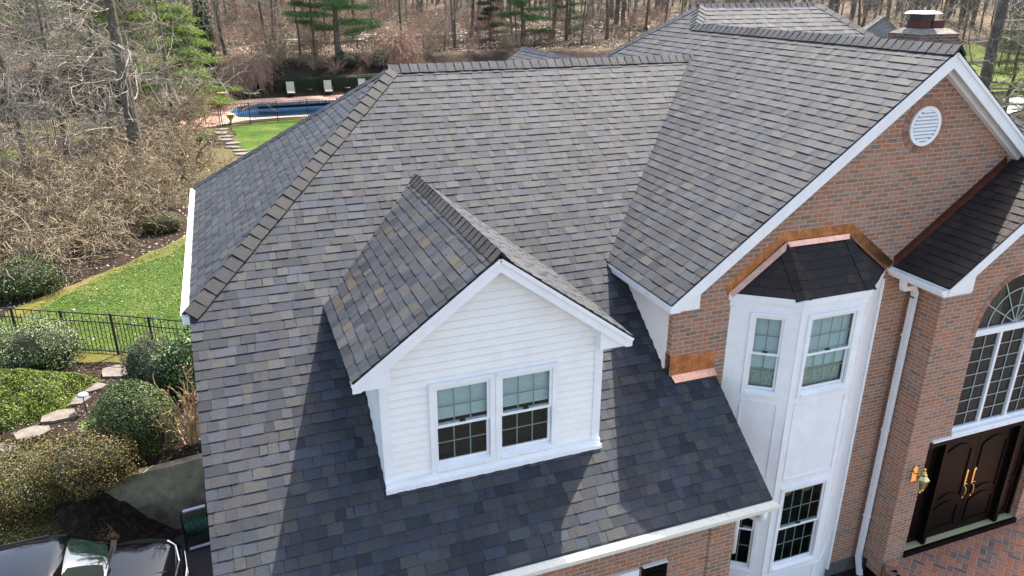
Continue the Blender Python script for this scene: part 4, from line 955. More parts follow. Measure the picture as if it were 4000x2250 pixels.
for x0, x1 in ((4.70, 5.555), (5.565, 6.42)):
    d = MB(); d.box((x0, YDR-.02, dz0), (x1, YDR+.03, dz1-.1)); s0, s1 = x0+.13, x1-.13
    def arcz(x, base, h): u = (x-s0)/(s1-s0); return base+h*sin(pi*u)
    def mould(pts_):
        for a, b in zip(pts_, pts_[1:]): d.bar((a[0], YDR-.028, a[1]), (b[0], YDR-.028, b[1]), .035, .022, upv=(0, 1, 0))
    xs_ = [lerp(s0, s1, i/12) for i in range(13)]
    mould([(s0, -2.82), (s1, -2.82)]); mould([(s0, -2.82), (s0, -2.38)]); mould([(s1, -2.82), (s1, -2.38)]); mould([(x, arcz(x, -2.38, .12)) for x in xs_])
    mould([(x, arcz(x, -2.20, .12)) for x in xs_]); mould([(s0, -2.2), (s0, -1.15)]); mould([(s1, -2.2), (s1, -1.15)]); mould([(x, arcz(x, -1.15, .12)) for x in xs_])
    d.build('door_leaf', MAHO, dfr)
for x, sg in ((5.46, -1), (5.655, 1)):
    h = MB(); h.box((x-.028, YDR-.032, -1.98), (x+.028, YDR-.02, -1.66)); h.tube([(x, YDR-.03, -1.98), (x, YDR-.07, -2.0), (x, YDR-.085, -2.06), (x, YDR-.08, -2.14), (x, YDR-.055, -2.2), (x, YDR-.03, -2.22)], .011, 8)
    h.lathe((x, YDR-.026, -1.66), [(.028, -.005), (.02, .02), (.005, .035)], 10); h.tube([(x-.0, YDR-.03, -2.22), (x, YDR-.06, -2.22)], [.024, .02], 10); h.tube([(x-.03, YDR-.05, -1.93), (x+.03, YDR-.06, -1.93)], .009, 6)
    h.build('door_handle', BRASS, dfr)
# round gable vent
v = MB(); cxv, czv, rv = 3.255, 4.607, .29
for i in range(40):
    a = 2*pi*i/40; b = 2*pi*(i+1)/40
    ro, ri = rv, rv-.055
    P_ = [(cxv+ro*cos(a), YW-.035, czv+ro*sin(a)), (cxv+ro*cos(b), YW-.035, czv+ro*sin(b)), (cxv+ri*cos(b), YW-.03, czv+ri*sin(b)), (cxv+ri*cos(a), YW-.03, czv+ri*sin(a))]; v.face(P_)
    v.face([(cxv+ro*cos(a), YW-.035, czv+ro*sin(a)), (cxv+ro*cos(b), YW-.035, czv+ro*sin(b)), (cxv+ro*cos(b), YW, czv+ro*sin(b)), (cxv+ro*cos(a), YW, czv+ro*sin(a))])
    v.face([(cxv+ri*cos(a), YW-.03, czv+ri*sin(a)), (cxv+ri*cos(b), YW-.03, czv+ri*sin(b)), (cxv+ri*cos(b), YW-.004, czv+ri*sin(b)), (cxv+ri*cos(a), YW-.004, czv+ri*sin(a))])
vo = v.build('gable_vent', WHITE, house)
bk = MB(); bk.face([(cxv+(rv-.05)*cos(2*pi*i/40), YW-.004, czv+(rv-.05)*sin(2*pi*i/40)) for i in range(40)]); bk.build('backing', mat('painted_vent_shadow', (.10, .10, .10), .9), vo)  # dark disc paints the shadow seen between the louvre slats
l = MB()
for i in range(9):
    z = czv-.215+.052*i; hw_ = sqrt(max(0, (rv-.055)**2-(z+.012-czv)**2))-.006
    l.prism([(cxv-hw_, YW-.012, z+.030), (cxv-hw_, YW-.034, z-.004), (cxv-hw_, YW-.034, z+.004), (cxv-hw_, YW-.012, z+.036)], (2*hw_, 0, 0))
l.build('louvre_slats', WHITE, vo)
# garage front window and shutter
window(house, (-3.2, .35-.004), (1, 0, 0), (0, -1, 0), 1.38, -2.4, -.90, cols=3, rows=2, blind=.5, casing=.1)
s = MB(); s.box((-1.765, .30, -2.4), (-1.388, .345, -.89)); sho = s.build('shutter', MAHO, house)
s = MB()
for z0, z1 in ((-1.55, -.96), (-2.3, -1.65)):
    s.prism([(-1.71, .30, z0), (-1.44, .30, z0), (-1.47, .285, z0+.05), (-1.68, .285, z0+.05)], (0, 0.001, 0)); s.box((-1.68, .283, z0+.05), (-1.47, .299, z1-.05)); 
    for a, b in (((-1.71, z0), (-1.44, z0)), ((-1.71, z1), (-1.44, z1)), ((-1.71, z0), (-1.71, z1)), ((-1.44, z0), (-1.44, z1))): s.bar((a[0], .298, a[1]), (b[0], .298, b[1]), .014, .014, upv=(0, 1, 0))
s.build('raised_panel', MAHO, sho)
t = MB(); t.box((-1.77, .29, -.888), (-1.385, .36, -.875)); t.build('shutter_cap', WHITE, sho)
# gutter outlet elbow curling back under the right end of the garage gutter
f = MB(); f.tube([(-.16, -.06, -.10), (-.16, -.06, -.20), (-.16, -.02, -.27), (-.17, .10, -.33), (-.18, .30, -.40), (-.18, .40, -.46), (-.18, .44, -.56), (-.18, .44, -1.2)], .042, 10)
f.build('gutter_elbow', WHITE, roof, smooth=True)
# chimney
chx, chy = 11.15, 9.15
c = MB()
lv = [(.84, .60, -4.0), (.84, .60, 4.85), (.81, .58, 4.96), (.78, .56, 5.05), (.74, .54, 5.14), (.70, .52, 5.23), (.66, .50, 5.34)]
for (a, b, z), (a2, b2, z2) in zip(lv, lv[1:]):
    c.box((chx-a2 if z2-z < 1 else chx-a, chy-b, z+.001), (chx+a2 if z2-z < 1 else chx+a, chy+b, z2))
cho = c.build('chimney', DBRICK, house)
c = MB(); c.raw([(chx-.66, chy-.5, 5.34), (chx+.66, chy-.5, 5.34), (chx+.66, chy+.5, 5.34), (chx-.66, chy+.5, 5.34), (chx-.50, chy-.32, 5.46), (chx+.50, chy-.32, 5.46), (chx+.50, chy+.32, 5.46), (chx-.50, chy+.32, 5.46)], [(0, 3, 2, 1), (4, 5, 6, 7), (0, 1, 5, 4), (1, 2, 6, 5), (2, 3, 7, 6), (3, 0, 4, 7)]); c.build('crown', mat('weathered_mortar_crown', (.26, .24, .20), .9, col2=(.11, .10, .085), nscale=5, noise=.3), cho)
TERR = mat('red_clay_flue', (.085, .022, .018), .8, noise=.3, nscale=8)
for x in (-.21, .24):
    c = MB(); c.box((chx+x-.2, chy-.2, 5.42), (chx+x+.2, chy+.2, 5.66)); c.build('flue', TERR, cho, bevel=.03)
c = MB(); c.box((chx-.36, chy-.2, 5.662), (chx+.06, chy+.2, 5.82)); c.build('flue_screen', BLACKM, cho)
c = MB(); c.raw([(chx-.46, chy-.33, 5.82), (chx+.18, chy-.33, 5.82), (chx+.18, chy+.33, 5.82), (chx-.46, chy+.33, 5.82), (chx-.38, chy-.25, 5.885), (chx+.10, chy-.25, 5.885), (chx+.10, chy+.25, 5.885), (chx-.38, chy+.25, 5.885)], [(0, 3, 2, 1), (4, 5, 6, 7), (0, 1, 5, 4), (1, 2, 6, 5), (2, 3, 7, 6), (3, 0, 4, 7)]); c.build('cap', mat('bright_galvanised_metal', (.75, .77, .8), .35, metal=.6), cho)
# porch paving and steps edge
t = MB(); pp_ = [(3.72, 1.04), (3.72, .98), (3.60, .86), (3.56, .70), (3.60, .45), (3.72, .1), (3.9, -.6), (4.1, -1.5), (9.5, -1.5), (9.5, 1.2), (7.4, 1.2), (4.0, 1.2), (4.0, 1.04)]
t.face([(x, y, -3.115) for x, y in pp_], [(x*.83+y*.55, -x*.55+y*.83) for x, y in pp_])
for i in range(8): a = pp_[i]; b = pp_[i+1]; t.face([(*a, -3.9), (*b, -3.9), (*b, -3.115), (*a, -3.115)], [(i*.3, 0), (i*.3+.3, 0), (i*.3+.3, .8), (i*.3, .8)])
tag(t.build('porch_paving', PAVER), kind='structure')
t = MB(); rngB = random.Random(3)
pe = [Vector((x, y, 0)) for x, y in pp_[1:8]]; L_ = 0; seg = [(pe[i], pe[i+1]) for i in range(6)]
for a, b in seg:
    n = max(1, int(round((b-a).length/.105)))
    for i in range(n):
        m0 = a.lerp(b, (i+.06)/n); m1 = a.lerp(b, (i+.94)/n); d_ = (b-a).normalized(); nn = Vector((d_.y, -d_.x, 0)); nn = nn if nn.x > 0 else -nn
        c = Vector(rngB.choice(BRICKC))*rngB.uniform(.6, .9); t.prism([m0-nn*.02+Vector((0, 0, -3.16)), m1-nn*.02+Vector((0, 0, -3.16)), m1+nn*.17+Vector((0, 0, -3.16)), m0+nn*.17+Vector((0, 0, -3.16))], (0, 0, .06), col=tuple(c))
tag(t.build('porch_edging', ARB), kind='structure')

# ------------------------------------------------------------------ fences
def fence(name, pts, h, label, sp=1.9, gap=.115, group=None, rails=(.08, .80, 1.0), pr=.009, alt=True, m=BLACKM):
    """pts: ground line [(x,y)], one thing with posts and picket panels as parts"""
    root = empty(name, (pts[0][0], pts[0][1], tz(*pts[0])), label=label, cat='fence', group=group); R = Vector(root.location)
    posts = [Vector((*pts[0], 0))]
    for a, b in zip(pts, pts[1:]):
        a, b = Vector((*a, 0)), Vector((*b, 0)); n = max(1, int(round((b-a).length/sp)))
        posts += [a.lerp(b, (i+1)/n) for i in range(n)]
    for v in posts:
        z = tz(v.x, v.y); b = MB(); b.box((v.x-.032, v.y-.032, z-.1), (v.x+.032, v.y+.032, z+h*1.03)); b.raw([(v.x-.04, v.y-.04, z+h*1.03), (v.x+.04, v.y-.04, z+h*1.03), (v.x+.04, v.y+.04, z+h*1.03), (v.x-.04, v.y+.04, z+h*1.03), (v.x, v.y, z+h*1.03+.03)], [(0, 1, 4), (1, 2, 4), (2, 3, 4), (3, 0, 4)])
        shift(b, root).build('post', m, root)
    for a, c in zip(posts, posts[1:]):
        za, zc = tz(a.x, a.y), tz(c.x, c.y); b = MB()
        for r in rails: b.bar((a.x, a.y, za+h*r), (c.x, c.y, zc+h*r), .025, .028)
        n = max(2, int((c-a).length/gap))
        for i in range(1, n):
            v = a.lerp(c, i/n); z = lerp(za, zc, i/n); tp = h if (i % 2 or not alt) else h*.87
            b.box((v.x-pr, v.y-pr, z+.02), (v.x+pr, v.y+pr, z+tp))
        shift(b, root).build('picket_panel', m, root)
    return root
fence('picket_fence', [(-14.5, 17.2), (-12.61, 16.25), (-9.99, 14.92), (-8.0, 13.7), (-6.9, 13.1)], 1.22, 'black metal picket fence along the front edge of the green lawn, nearest fence', sp=1.45)
fence('picket_fence', [(-6.58, 47.3), (-3.0, 47.6), (1.05, 47.9), (9, 48.1), (14, 48.2)], 1.37, 'black metal picket fence between the pool deck and the back lawn', sp=2.1, pr=.012)
fence('picket_fence', [(-6.7, 47.35), (-7.6, 48.3), (-10.5, 48.0), (-14, 47.4), (-18.5, 46.7), (-24, 45.5)], 1.37, 'black metal picket fence running from the stone path gate towards the left trees', sp=2.1, pr=.013)
fence('picket_fence', [(-8.4, 58.6), (-13, 59.3), (-19.3, 61.3), (-26, 62.5)], 1.5, 'dark metal picket fence among the trees left of the pool', sp=2.2, pr=.014)
fence('picket_fence', [(-3.5, 64.6), (2.1, 65.5), (5.8, 65.9), (14.2, 66.8), (24, 68.1), (38, 70)], 1.5, 'long dark metal picket fence at the foot of the woods behind the pool', sp=2.4, pr=.015, gap=.14)

# ------------------------------------------------------------------ pool side furniture
CANV = mat('cream_canvas', (.46, .43, .34), .8, noise=.08, nscale=30)
DGM = mat('bronze_metal', (.045, .035, .03), .5)
def lounger(loc, rz, label):
    r = empty('pool_lounger', loc, rz, label, 'sun lounger', 'cream loungers in a row beside the pool')
    b = MB(); b.prism([(-.30, -.95, .36), (.30, -.95, .36), (.30, .25, .38), (-.30, .25, .38)], (0, 0, .05)); b.build('seat', CANV, r, bevel=.01)
    b = MB(); b.prism([(-.31, .25, .40), (.31, .25, .40), (.31, .62, 1.12), (-.31, .62, 1.12)], (0, .05, -.02)); b.build('backrest', CANV, r, bevel=.01)
    b = MB()
    for x in (-.34, .34):
        b.tube([(x, -.98, .36), (x, .25, .36), (x, .66, 1.14)], .02, 6)
    b.tube([(-.34, .66, 1.14), (.34, .66, 1.14)], .02, 6); b.tube([(-.34, -.98, .36), (.34, -.98, .36)], .02, 6); b.build('frame', DGM, r)
    for x in (-.37, .37):
        a = MB(); a.tube([(x, -.30, .36), (x, -.28, .60), (x, -.1, .64), (x, .36, .66), (x, .42, .62)], .018, 6); a.build('armrest', DGM, r)
    for x in (-.34, .34):
        for y in (-.85, .35): a = MB(); a.tube([(x, y, .36), (x*1.04, y*1.04, 0)], .018, 6); a.build('leg', DGM, r)
    return r
for (x, y), lb in zip(((-.95, 60.1), (2.1, 60.05), (5.05, 60.3)), ('cream pool lounger farthest left, before the dark hedge', 'cream pool lounger in the middle of the row, between two little tables', 'cream pool lounger partly hidden by the roof edge, right of the other two')):
    lounger((x, y, -2.165), random.Random(x).uniform(-.08, .08), lb)
for (x, y), lb in zip(((.6, 60.4), (3.75, 60.5)), ('small round metal side table between the left and middle loungers', 'small round metal side table between the middle and right loungers')):
    r = empty('side_table', (x, y, -2.165), 0, lb, 'side table', 'round side tables between the loungers')
    b = MB(); b.lathe((0, 0, .46), [(.24, 0), (.26, .015), (.24, .03), (.01, .032)], 18); b.build('table_top', DGM, r)
    for i in range(3): a = 2*pi*i/3; b = MB(); b.tube([(.16*cos(a), .16*sin(a), .46), (.09*cos(a), .09*sin(a), .25), (.22*cos(a), .22*sin(a), 0)], .012, 5); b.build('leg', DGM, r)
TCOT = mat('tan_cast_stone', (.50, .36, .20), .85, noise=.2, nscale=8)
for (x, y), lb, s_ in (((-6.3, 57.4), 'tan cast stone urn on the far corner of the pool deck', 1.15), ((-6.0, 47.9), 'tan cast stone urn behind the gate post by the pool fence', .8)):
    r = empty('garden_urn', (x, y, -2.165), 0, lb, 'urn')
    b = MB(); b.lathe((0, 0, 0), [(.20*s_, 0), (.20*s_, .08*s_), (.09*s_, .12*s_), (.08*s_, .3*s_), (.12*s_, .36*s_)], 16); b.build('pedestal', TCOT, r)
    b = MB(); b.lathe((0, 0, 0), [(.12*s_, .36*s_), (.26*s_, .5*s_), (.30*s_, .68*s_), (.38*s_, .74*s_), (.38*s_, .78*s_), (.28*s_, .77*s_)], 18); b.build('bowl', TCOT, r, smooth=True)
# white pool slide sign / box behind left fence
b = MB(); b.box((-11.8, 49.6, -2.2), (-10.5, 50.3, -1.75)); b.box((-11.9, 49.5, -1.75), (-10.4, 50.4, -1.68)); tag(b.build('pool_equipment_box', mat('white_equipment_lid', (.8, .8, .82), .5)), 'white topped equipment box behind the fence between left tree trunks', 'equipment box')

# ------------------------------------------------------------------ vegetation
def bush_pts(n, rx, ry, rz, rng, shell=.25, flat=.35, lump=.12, zc=None):
    d = rng.normal(size=(n, 3)); d /= np.linalg.norm(d, axis=1)[:, None]
    ph = rng.uniform(0, 6.28, 6); lumpf = 1+lump*(np.sin(4*d[:, 0]+ph[0])*np.sin(4*d[:, 1]+ph[1])+.7*np.sin(7*d[:, 2]+ph[2]+3*d[:, 0])+.5*np.sin(11*d[:, 1]+9*d[:, 0]+ph[3]))
    r = (1-shell*rng.random(n)**1.6)*lumpf
    P = d*r[:, None]*np.array([rx, ry, rz]); P[:, 2] += rz*(1-flat) if zc is None else zc
    keep = P[:, 2] > .0; return P[keep], d[keep]
def bush(name, loc, rx, ry, h, n, leaf, pal, label, cat='shrub', seed=0, group=None, shell=.22, lump=.10, core=(.03, .034, .012), jit=.7, ratio=.55, var=.3, m=None):
    rng = np.random.default_rng(seed); rz = h/1.65
    r = empty(name, loc, 0, label, cat, group)
    P, d = bush_pts(n, rx, ry, rz, rng, shell, .35, lump); V = leaf_quads(P, d, leaf, leaf*ratio, rng, jit); npmesh('foliage', V, 4, pick_cols(pal, len(P), rng, var), m or LEAF, r)
    b = MB(); k_ = 14; vs = []; 
    for j in range(9):
        th = pi*j/8
        for i in range(k_):
            a = 2*pi*i/k_; l_ = .80+.05*sin(3*a+seed); vs.append((rx*l_*sin(th)*cos(a), ry*l_*sin(th)*sin(a), max(-.05, rz*.65+rz*l_*cos(th))))
    b.raw(vs, [(j*k_+i, j*k_+(i+1) % k_, (j+1)*k_+(i+1) % k_, (j+1)*k_+i) for j in range(8) for i in range(k_)])
    cm = bpy.data.materials.get('shrub_inner_twigs') or mat('shrub_inner_twigs', core, .95, noise=.4, nscale=15)
    b.build('inner_twigs', cm, r); return r
GRN = [(.05, .10, .025), (.035, .075, .02), (.07, .12, .03), (.03, .06, .018)]
LGT = [(.16, .21, .09), (.10, .15, .05), (.26, .30, .17), (.06, .10, .03), (.20, .22, .11)]
OLV = [(.10, .10, .022), (.135, .12, .025), (.085, .09, .022), (.13, .08, .035), (.155, .135, .032), (.11, .065, .03)]
JUN = [(.12, .17, .02), (.08, .12, .016), (.17, .205, .025), (.06, .09, .015)]
HOL = [(.04, .09, .025), (.07, .14, .04), (.03, .06, .02), (.16, .24, .12), (.10, .19, .03)]
DRK = [(.025, .045, .02), (.04, .06, .03), (.018, .03, .015), (.09, .11, .08)]
bush('rounded_shrub', (-11.75, 14.9, -3.12), 1.0, .85, 1.3, 9000, .05, LGT, 'pale-leaved rounded shrub against the near fence, right of its twin', seed=1, lump=.14)
bush('rounded_shrub', (-13.1, 15.4, -3.12), .85, .8, 1.15, 7000, .05, LGT, 'pale-leaved rounded shrub cut by the left edge of the picture', seed=2, lump=.14)
bush('clipped_shrub', (-9.0, 13.1, -3.12), .72, .70, 1.22, 8000, .04, DRK, 'dark grey-green clipped shrub under the right end of the near fence', seed=3)
bush('clipped_shrub', (-8.62, 12.3, -3.12), .62, .60, 1.15, 6000, .04, DRK+[(.03, .06, .02)], 'small dark clipped shrub left of the glossy light green one', seed=8)
bush('glossy_shrub', (-7.95, 12.1, -3.12), .80, .75, 1.6, 5200, .085, HOL, 'large-leaved glossy green shrub beside the left roof edge', seed=4, lump=.12, ratio=.5)
bush('clipped_ball_shrub', (-9.1, 9.75, -3.25), .90, .82, 1.75, 15000, .045, GRN+[(.09, .13, .03), (.10, .12, .03)], 'big clipped dark green ball shrub beside the concrete retaining wall', seed=5, lump=.04, shell=.12)
# spreading juniper: overlapping feathery sprays
def juniper(loc, rx, ry, h, n, label, seed):
    rng = np.random.default_rng(seed); r = empty('spreading_juniper', loc, 0, label, 'juniper'); 
    a = rng.uniform(0, 2*pi, n); q_ = np.sqrt(rng.random(n)); P = np.stack([q_*rx*np.cos(a)*(1+.10*np.sin(5*a)), q_*ry*np.sin(a)*(1+.12*np.sin(4*a+1)), np.zeros(n)], 1)
    P[:, 2] = h*(1-q_**2.5)*(.82+.18*np.sin(P[:, 0]*4.1)*np.sin(P[:, 1]*3.7+1))+.10+rng.uniform(-.10, .05, n)
    Nn = np.stack([np.cos(a)*q_*.8, np.sin(a)*q_*.8, np.full(n, .8)], 1); V = leaf_quads(P, Nn, .085, .018, rng, 1.1); npmesh('foliage', V, 4, pick_cols(JUN, n, rng, .35)*(.75+.5*(np.sin(P[:, :1]*9+3*np.sin(P[:, 1:2]*7))*.5+.5)), LEAF, r)
    b = MB(); kk = 20; vs = [(0, 0, h*.72)]
    for j in range(1, 6):
        f_ = j/5
        for i in range(kk): t_ = 2*pi*i/kk; vs.append((rx*.93*f_*cos(t_)*(1+.10*sin(5*t_)), ry*.93*f_*sin(t_)*(1+.12*sin(4*t_+1)), h*(.76*(1-f_**2.5))-.02))
    fs = [(0, 1+i, 1+(i+1) % kk) for i in range(kk)]+[(1+j*kk+i, 1+(j+1)*kk+i, 1+(j+1)*kk+(i+1) % kk, 1+j*kk+(i+1) % kk) for j in range(4) for i in range(kk)]
    b.raw(vs, fs); b.build('inner_twigs', bpy.data.materials['shrub_inner_twigs'], r)
juniper((-12.35, 13.0, -3.2), 1.95, 1.35, .75, 60000, 'wide bright green spreading juniper at the left edge above the stepping stones', 6)
for i, (x, y, rx, ry, h, n_l, lb) in enumerate(((-11.55, 9.35, 1.95, 1.2, 1.4, 42000, 'broad yellow-olive azalea mound between the stepping stones and the parked car'), (-9.95, 8.9, .95, .85, 1.05, 17000, 'smaller reddish-olive azalea mound nearest the retaining wall'), (-11.2, 8.45, 1.5, .75, .8, 17000, 'low dull olive azalea mound directly behind the parked car'))):
    bush('azalea_shrub', (x, y, tz(x, y)-.12), rx, ry, h, n_l, .042, OLV if i != 1 else OLV+[(.13, .07, .035), (.09, .06, .03)], lb, seed=20+i, lump=.10, shell=.2, var=.18, jit=.85)
bush('low_evergreen_shrub', (-13.3, 20.6, -2.98), 1.3, 1.0, 1.2, 7000, .07, [(.05, .09, .02), (.08, .10, .025), (.04, .06, .02)], 'dull green low shrub beyond the left end of the near fence', seed=31)
bush('pale_leaf_clump', (-10.15, 10.75, -3.15), .28, .25, .35, 500, .12, [(.16, .28, .05), (.35, .28, .2), (.2, .3, .08)], 'small clump of light green strappy leaves beside the ball shrub', 'plant', seed=32, ratio=.2)

# bare branching structures -------------------------------------------------
def grow(mb, rng, p, d, L, r, lvl, par):
    """one branch and its children; par: per-level dict lists"""
    n = par['seg'][lvl]; pts = [p.copy()]; rad = [r]; d = d.copy(); wig = par['wig'][lvl]; sl_ = L/n; dirs = [d.copy()]
    for i in range(n):
        d = d+Vector((rng.gauss(0, wig), rng.gauss(0, wig), rng.gauss(0, wig)*.8+par['grav'][lvl])); d.normalize()
        p = p+d*sl_; pts.append(p.copy()); rad.append(max(par['rmin'], r*(1-(i+1)/n*par['taper'][lvl]))); dirs.append(d.copy())
    mb.tube(pts, rad, par['sides'][lvl], cap=False)
    if lvl+1 >= len(par['num']): return
    k_ = par['num'][lvl+1]; k_ = int(k_*rng.uniform(.8, 1.2)+.5)
    for j in range(k_):
        t = lerp(par['start'][lvl], .98, (j+rng.random())/k_); x = t*n; i = min(n-1, int(x)); q_ = pts[i].lerp(pts[i+1], x-i); dd = dirs[i+1]
        ax_ = dd.orthogonal().normalized(); ax_.rotate(Matrix.Rotation(rng.uniform(0, 2*pi), 3, dd)); ang = radians(rng.gauss(par['ang'][lvl+1], 12))
        nd = (dd*cos(ang)+ax_*sin(ang)).normalized()
        Lc = L*par['len'][lvl+1]*rng.uniform(.6, 1.25)*(1-.45*t if par['cone'][lvl] else 1); rc = max(par['rmin'], min(rad[i]*.75, r*par['rr'][lvl+1]*rng.uniform(.7, 1.2)))
        grow(mb, rng, q_, nd, Lc, rc, lvl+1, par)
FOREST = dict(seg=[9, 6, 5, 3], wig=[.05, .16, .22, .25], grav=[.01, .04, .02, .0], rmin=.009, taper=[.7, .85, .8, .6], sides=[8, 4, 3, 3], num=[1, 30, 7, 5], start=[.10, .15, .15], ang=[0, 68, 48, 45], len=[1, .24, .50, .50], cone=[1, 0, 0], rr=[1, .22, .5, .5])
def make_tree(name, seed, H, r, par, tw=None, trunkmat=BARK, twigmat=TWIG, lean=.05):
    rng = random.Random(seed); root = empty(name, (0, 0, 0)); tr = MB(); br_ = MB()
    n = par['seg'][0]; p_ = Vector((0, 0, -.3)); d = Vector((rng.uniform(-lean, lean), rng.uniform(-lean, lean), 1)).normalized(); pts = [p_.copy()]; rad = [r*1.25]; dirs = [d.copy()]
    for i in range(n):
        d = (d+Vector((rng.gauss(0, par['wig'][0]), rng.gauss(0, par['wig'][0]), 0))).normalized(); p_ = p_+d*(H/n); pts.append(p_.copy()); rad.append(r*(1-(i+1)/n*par['taper'][0])); dirs.append(d.copy())
    tr.tube(pts, rad, 9, cap=False); tr.build('trunk', trunkmat, root, smooth=True)
    k_ = par['num'][1]
    for j in range(k_):
        t = lerp(par['start'][0], .99, ((j+rng.random())/k_)**par.get('pw', 1.0)); x = t*n; i = min(n-1, int(x)); q_ = pts[i].lerp(pts[i+1], x-i); a = rng.uniform(0, 2*pi); ang = radians(rng.gauss(par['ang'][1], 12)); 
        nd = Vector((sin(ang)*cos(a), sin(ang)*sin(a), cos(ang))); Lc = H*par['len'][1]*rng.uniform(.55, 1.3)*(1-.4*t); rc = max(.02, r*par['rr'][1]*rng.uniform(.6, 1.3)*(1-.5*t))
        grow(br_, rng, q_, nd, Lc, rc, 1, par)
    br_.build('branches', twigmat, root); return root
protos = [make_tree('bare_tree', 100+i, H, r, dict(FOREST, ang=[0, a_, 48, 45])) for i, (H, r, a_) in enumerate(((17, .20, 68), (15, .15, 60), (19, .27, 72), (13, .11, 55), (16, .17, 80)))]
BRUSH = dict(seg=[5, 6, 4, 3], wig=[.1, .20, .25, .3], grav=[0, .01, 0, 0], rmin=.007, taper=[.8, .85, .8, .6], sides=[5, 4, 3, 3], num=[1, 14, 8, 5], start=[.0, .15, .2], ang=[0, 28, 45, 45], len=[1, .9, .42, .5], cone=[0, 0, 0], rr=[1, .5, .5, .5])
def make_shrub(name, seed, H, stems, par, m, spread=35, r=.03, rad0=.2):
    rng = random.Random(seed); root = empty(name, (0, 0, 0)); b = MB()
    for s_ in range(stems):
        a = rng.uniform(0, 2*pi); ang = radians(abs(rng.gauss(spread, 14))); d = Vector((sin(ang)*cos(a), sin(ang)*sin(a), cos(ang))); grow(b, rng, Vector((rng.gauss(0, rad0), rng.gauss(0, rad0), -.1)), d, H*rng.uniform(.7, 1.1), r*rng.uniform(.7, 1.3), 0, par)
    b.build('branches', m, root); return root
UB = dict(seg=[6, 4, 3], wig=[.12, .22, .28], grav=[0, .02, 0], rmin=.008, taper=[.8, .8, .6], sides=[4, 3, 3], num=[1, 11, 6], start=[.15, .15], ang=[0, 40, 42], len=[1, .42, .5], cone=[0, 0], rr=[1, .5, .5])
TANG = dict(seg=[7, 6, 4, 3], wig=[.16, .30, .36, .4], grav=[-.04, -.06, -.08, -.05], rmin=.0105, taper=[.75, .8, .8, .6], sides=[6, 4, 3, 3], num=[1, 9, 5, 2], start=[.22, .12, .15], ang=[0, 55, 50, 48], len=[1, .66, .50, .50], cone=[0, 0, 0], rr=[1, .45, .45, .5])
WEEP = dict(seg=[5, 7, 5], wig=[.12, .16, .18], grav=[.02, -.16, -.30], rmin=.010, taper=[.6, .8, .5], sides=[5, 4, 3], num=[1, 16, 16], start=[.45, .10], ang=[0, 55, 50], len=[1, .95, .60], cone=[0, 0], rr=[1, .4, .4])
brush = [make_shrub('understory_shrub', 200+i, 3.4, 9, UB, [TWIG, TWIGT, TWIGP][i % 3]) for i in range(3)]
def place(src, loc, rz, sc, label, cat, group=None, used=set()):
    o = src if src.name not in used else dup(src)
    used.add(src.name); o.location = loc; o.rotation_euler = (0, 0, rz); o.scale = (sc, sc, sc); tag(o, label, cat, group); return o
rg = random.Random(77)
# woods beyond the back fence, laid out by bearing and range from the drone's side of the house
n_ = 0; spots = []
tries = 0
while n_ < 235 and tries < 9000:
    tries += 1; bear = radians(rg.uniform(-17, 60)); R_ = 60+85*rg.random()**.95; x = -6+R_*sin(bear); y = -6+R_*cos(bear)
    if y < 67.5 and (x < 40 or y < 45): continue
    if 44 < x < 72 and 34 < y < 60 and rg.random() < .85: continue
    if any((x-a)**2+(y-b)**2 < 4.5 for a, b in spots): continue
    spots.append((x, y)); k_ = rg.randrange(5); n_ += 1
    sc_ = rg.uniform(.8, 1.25); rr_ = (.20, .15, .27, .11, .17)[k_]*sc_
    place(protos[k_], (x, y, tz(x, y)), rg.uniform(0, 6.28), sc_, ('thick trunked' if rr_ > .24 else 'slender' if rr_ < .15 else 'medium sized')+' bare grey-brown tree standing in the '+('near edge' if R_ < 85 else 'depth' if R_ > 115 else 'middle')+' of the woods', 'tree', 'bare trees of the woods')
m_ = 0; tries = 0
while m_ < 200 and tries < 5000:
    tries += 1; bear = radians(rg.uniform(-17, 58)); R_ = 62+60*rg.random()**1.2; x = -6+R_*sin(bear); y = -6+R_*cos(bear)
    if y < 67.2: continue
    m_ += 1; place(brush[rg.randrange(3)], (x, y, tz(x, y)), rg.uniform(0, 6.28), rg.uniform(.35, .95), 'leafless understory shrub among the trees of the woods', 'shrub', 'leafless undergrowth in the woods')
# far wood reads as one mass
def far_wood():
    rng = random.Random(9); b = MB()
    for i in range(900):
        bear = radians(rng.uniform(-19, 63)); R_ = rng.uniform(125, 215); x = -6+R_*sin(bear); y = -6+R_*cos(bear); z = tz(x, y) if y > 7 else -2.5; h = rng.uniform(11, 20); r = rng.uniform(.10, .26); lx, ly = rng.gauss(0, .5), rng.gauss(0, .5)
        b.tube([(x, y, z-.5), (x+lx*.5, y+ly*.5, z+h*.5), (x+lx, y+ly, z+h)], [r, r*.75, r*.3], 5, cap=False)
        for j in range(16):
            t = rng.uniform(.05, .95); a = rng.uniform(0, 6.28); L_ = rng.uniform(1.5, 4.5); q0 = Vector((x+lx*t, y+ly*t, z+h*t)); q1 = q0+Vector((cos(a)*L_*.6, sin(a)*L_*.6, L_*.45)); b.tube([q0, q1], [.05, .02], 3, cap=False)
            for k_ in range(2): q2 = q0.lerp(q1, rng.uniform(.4, 1)); b.tube([q2, q2+Vector((rng.gauss(0, .8), rng.gauss(0, .8), rng.uniform(.1, 1)))], [.025, .012], 3, cap=False)
    return b.build('far_woodland', BARK)
tag(far_wood(), 'hazy mass of bare grey trunks filling the far woods', 'woodland', kind='stuff')

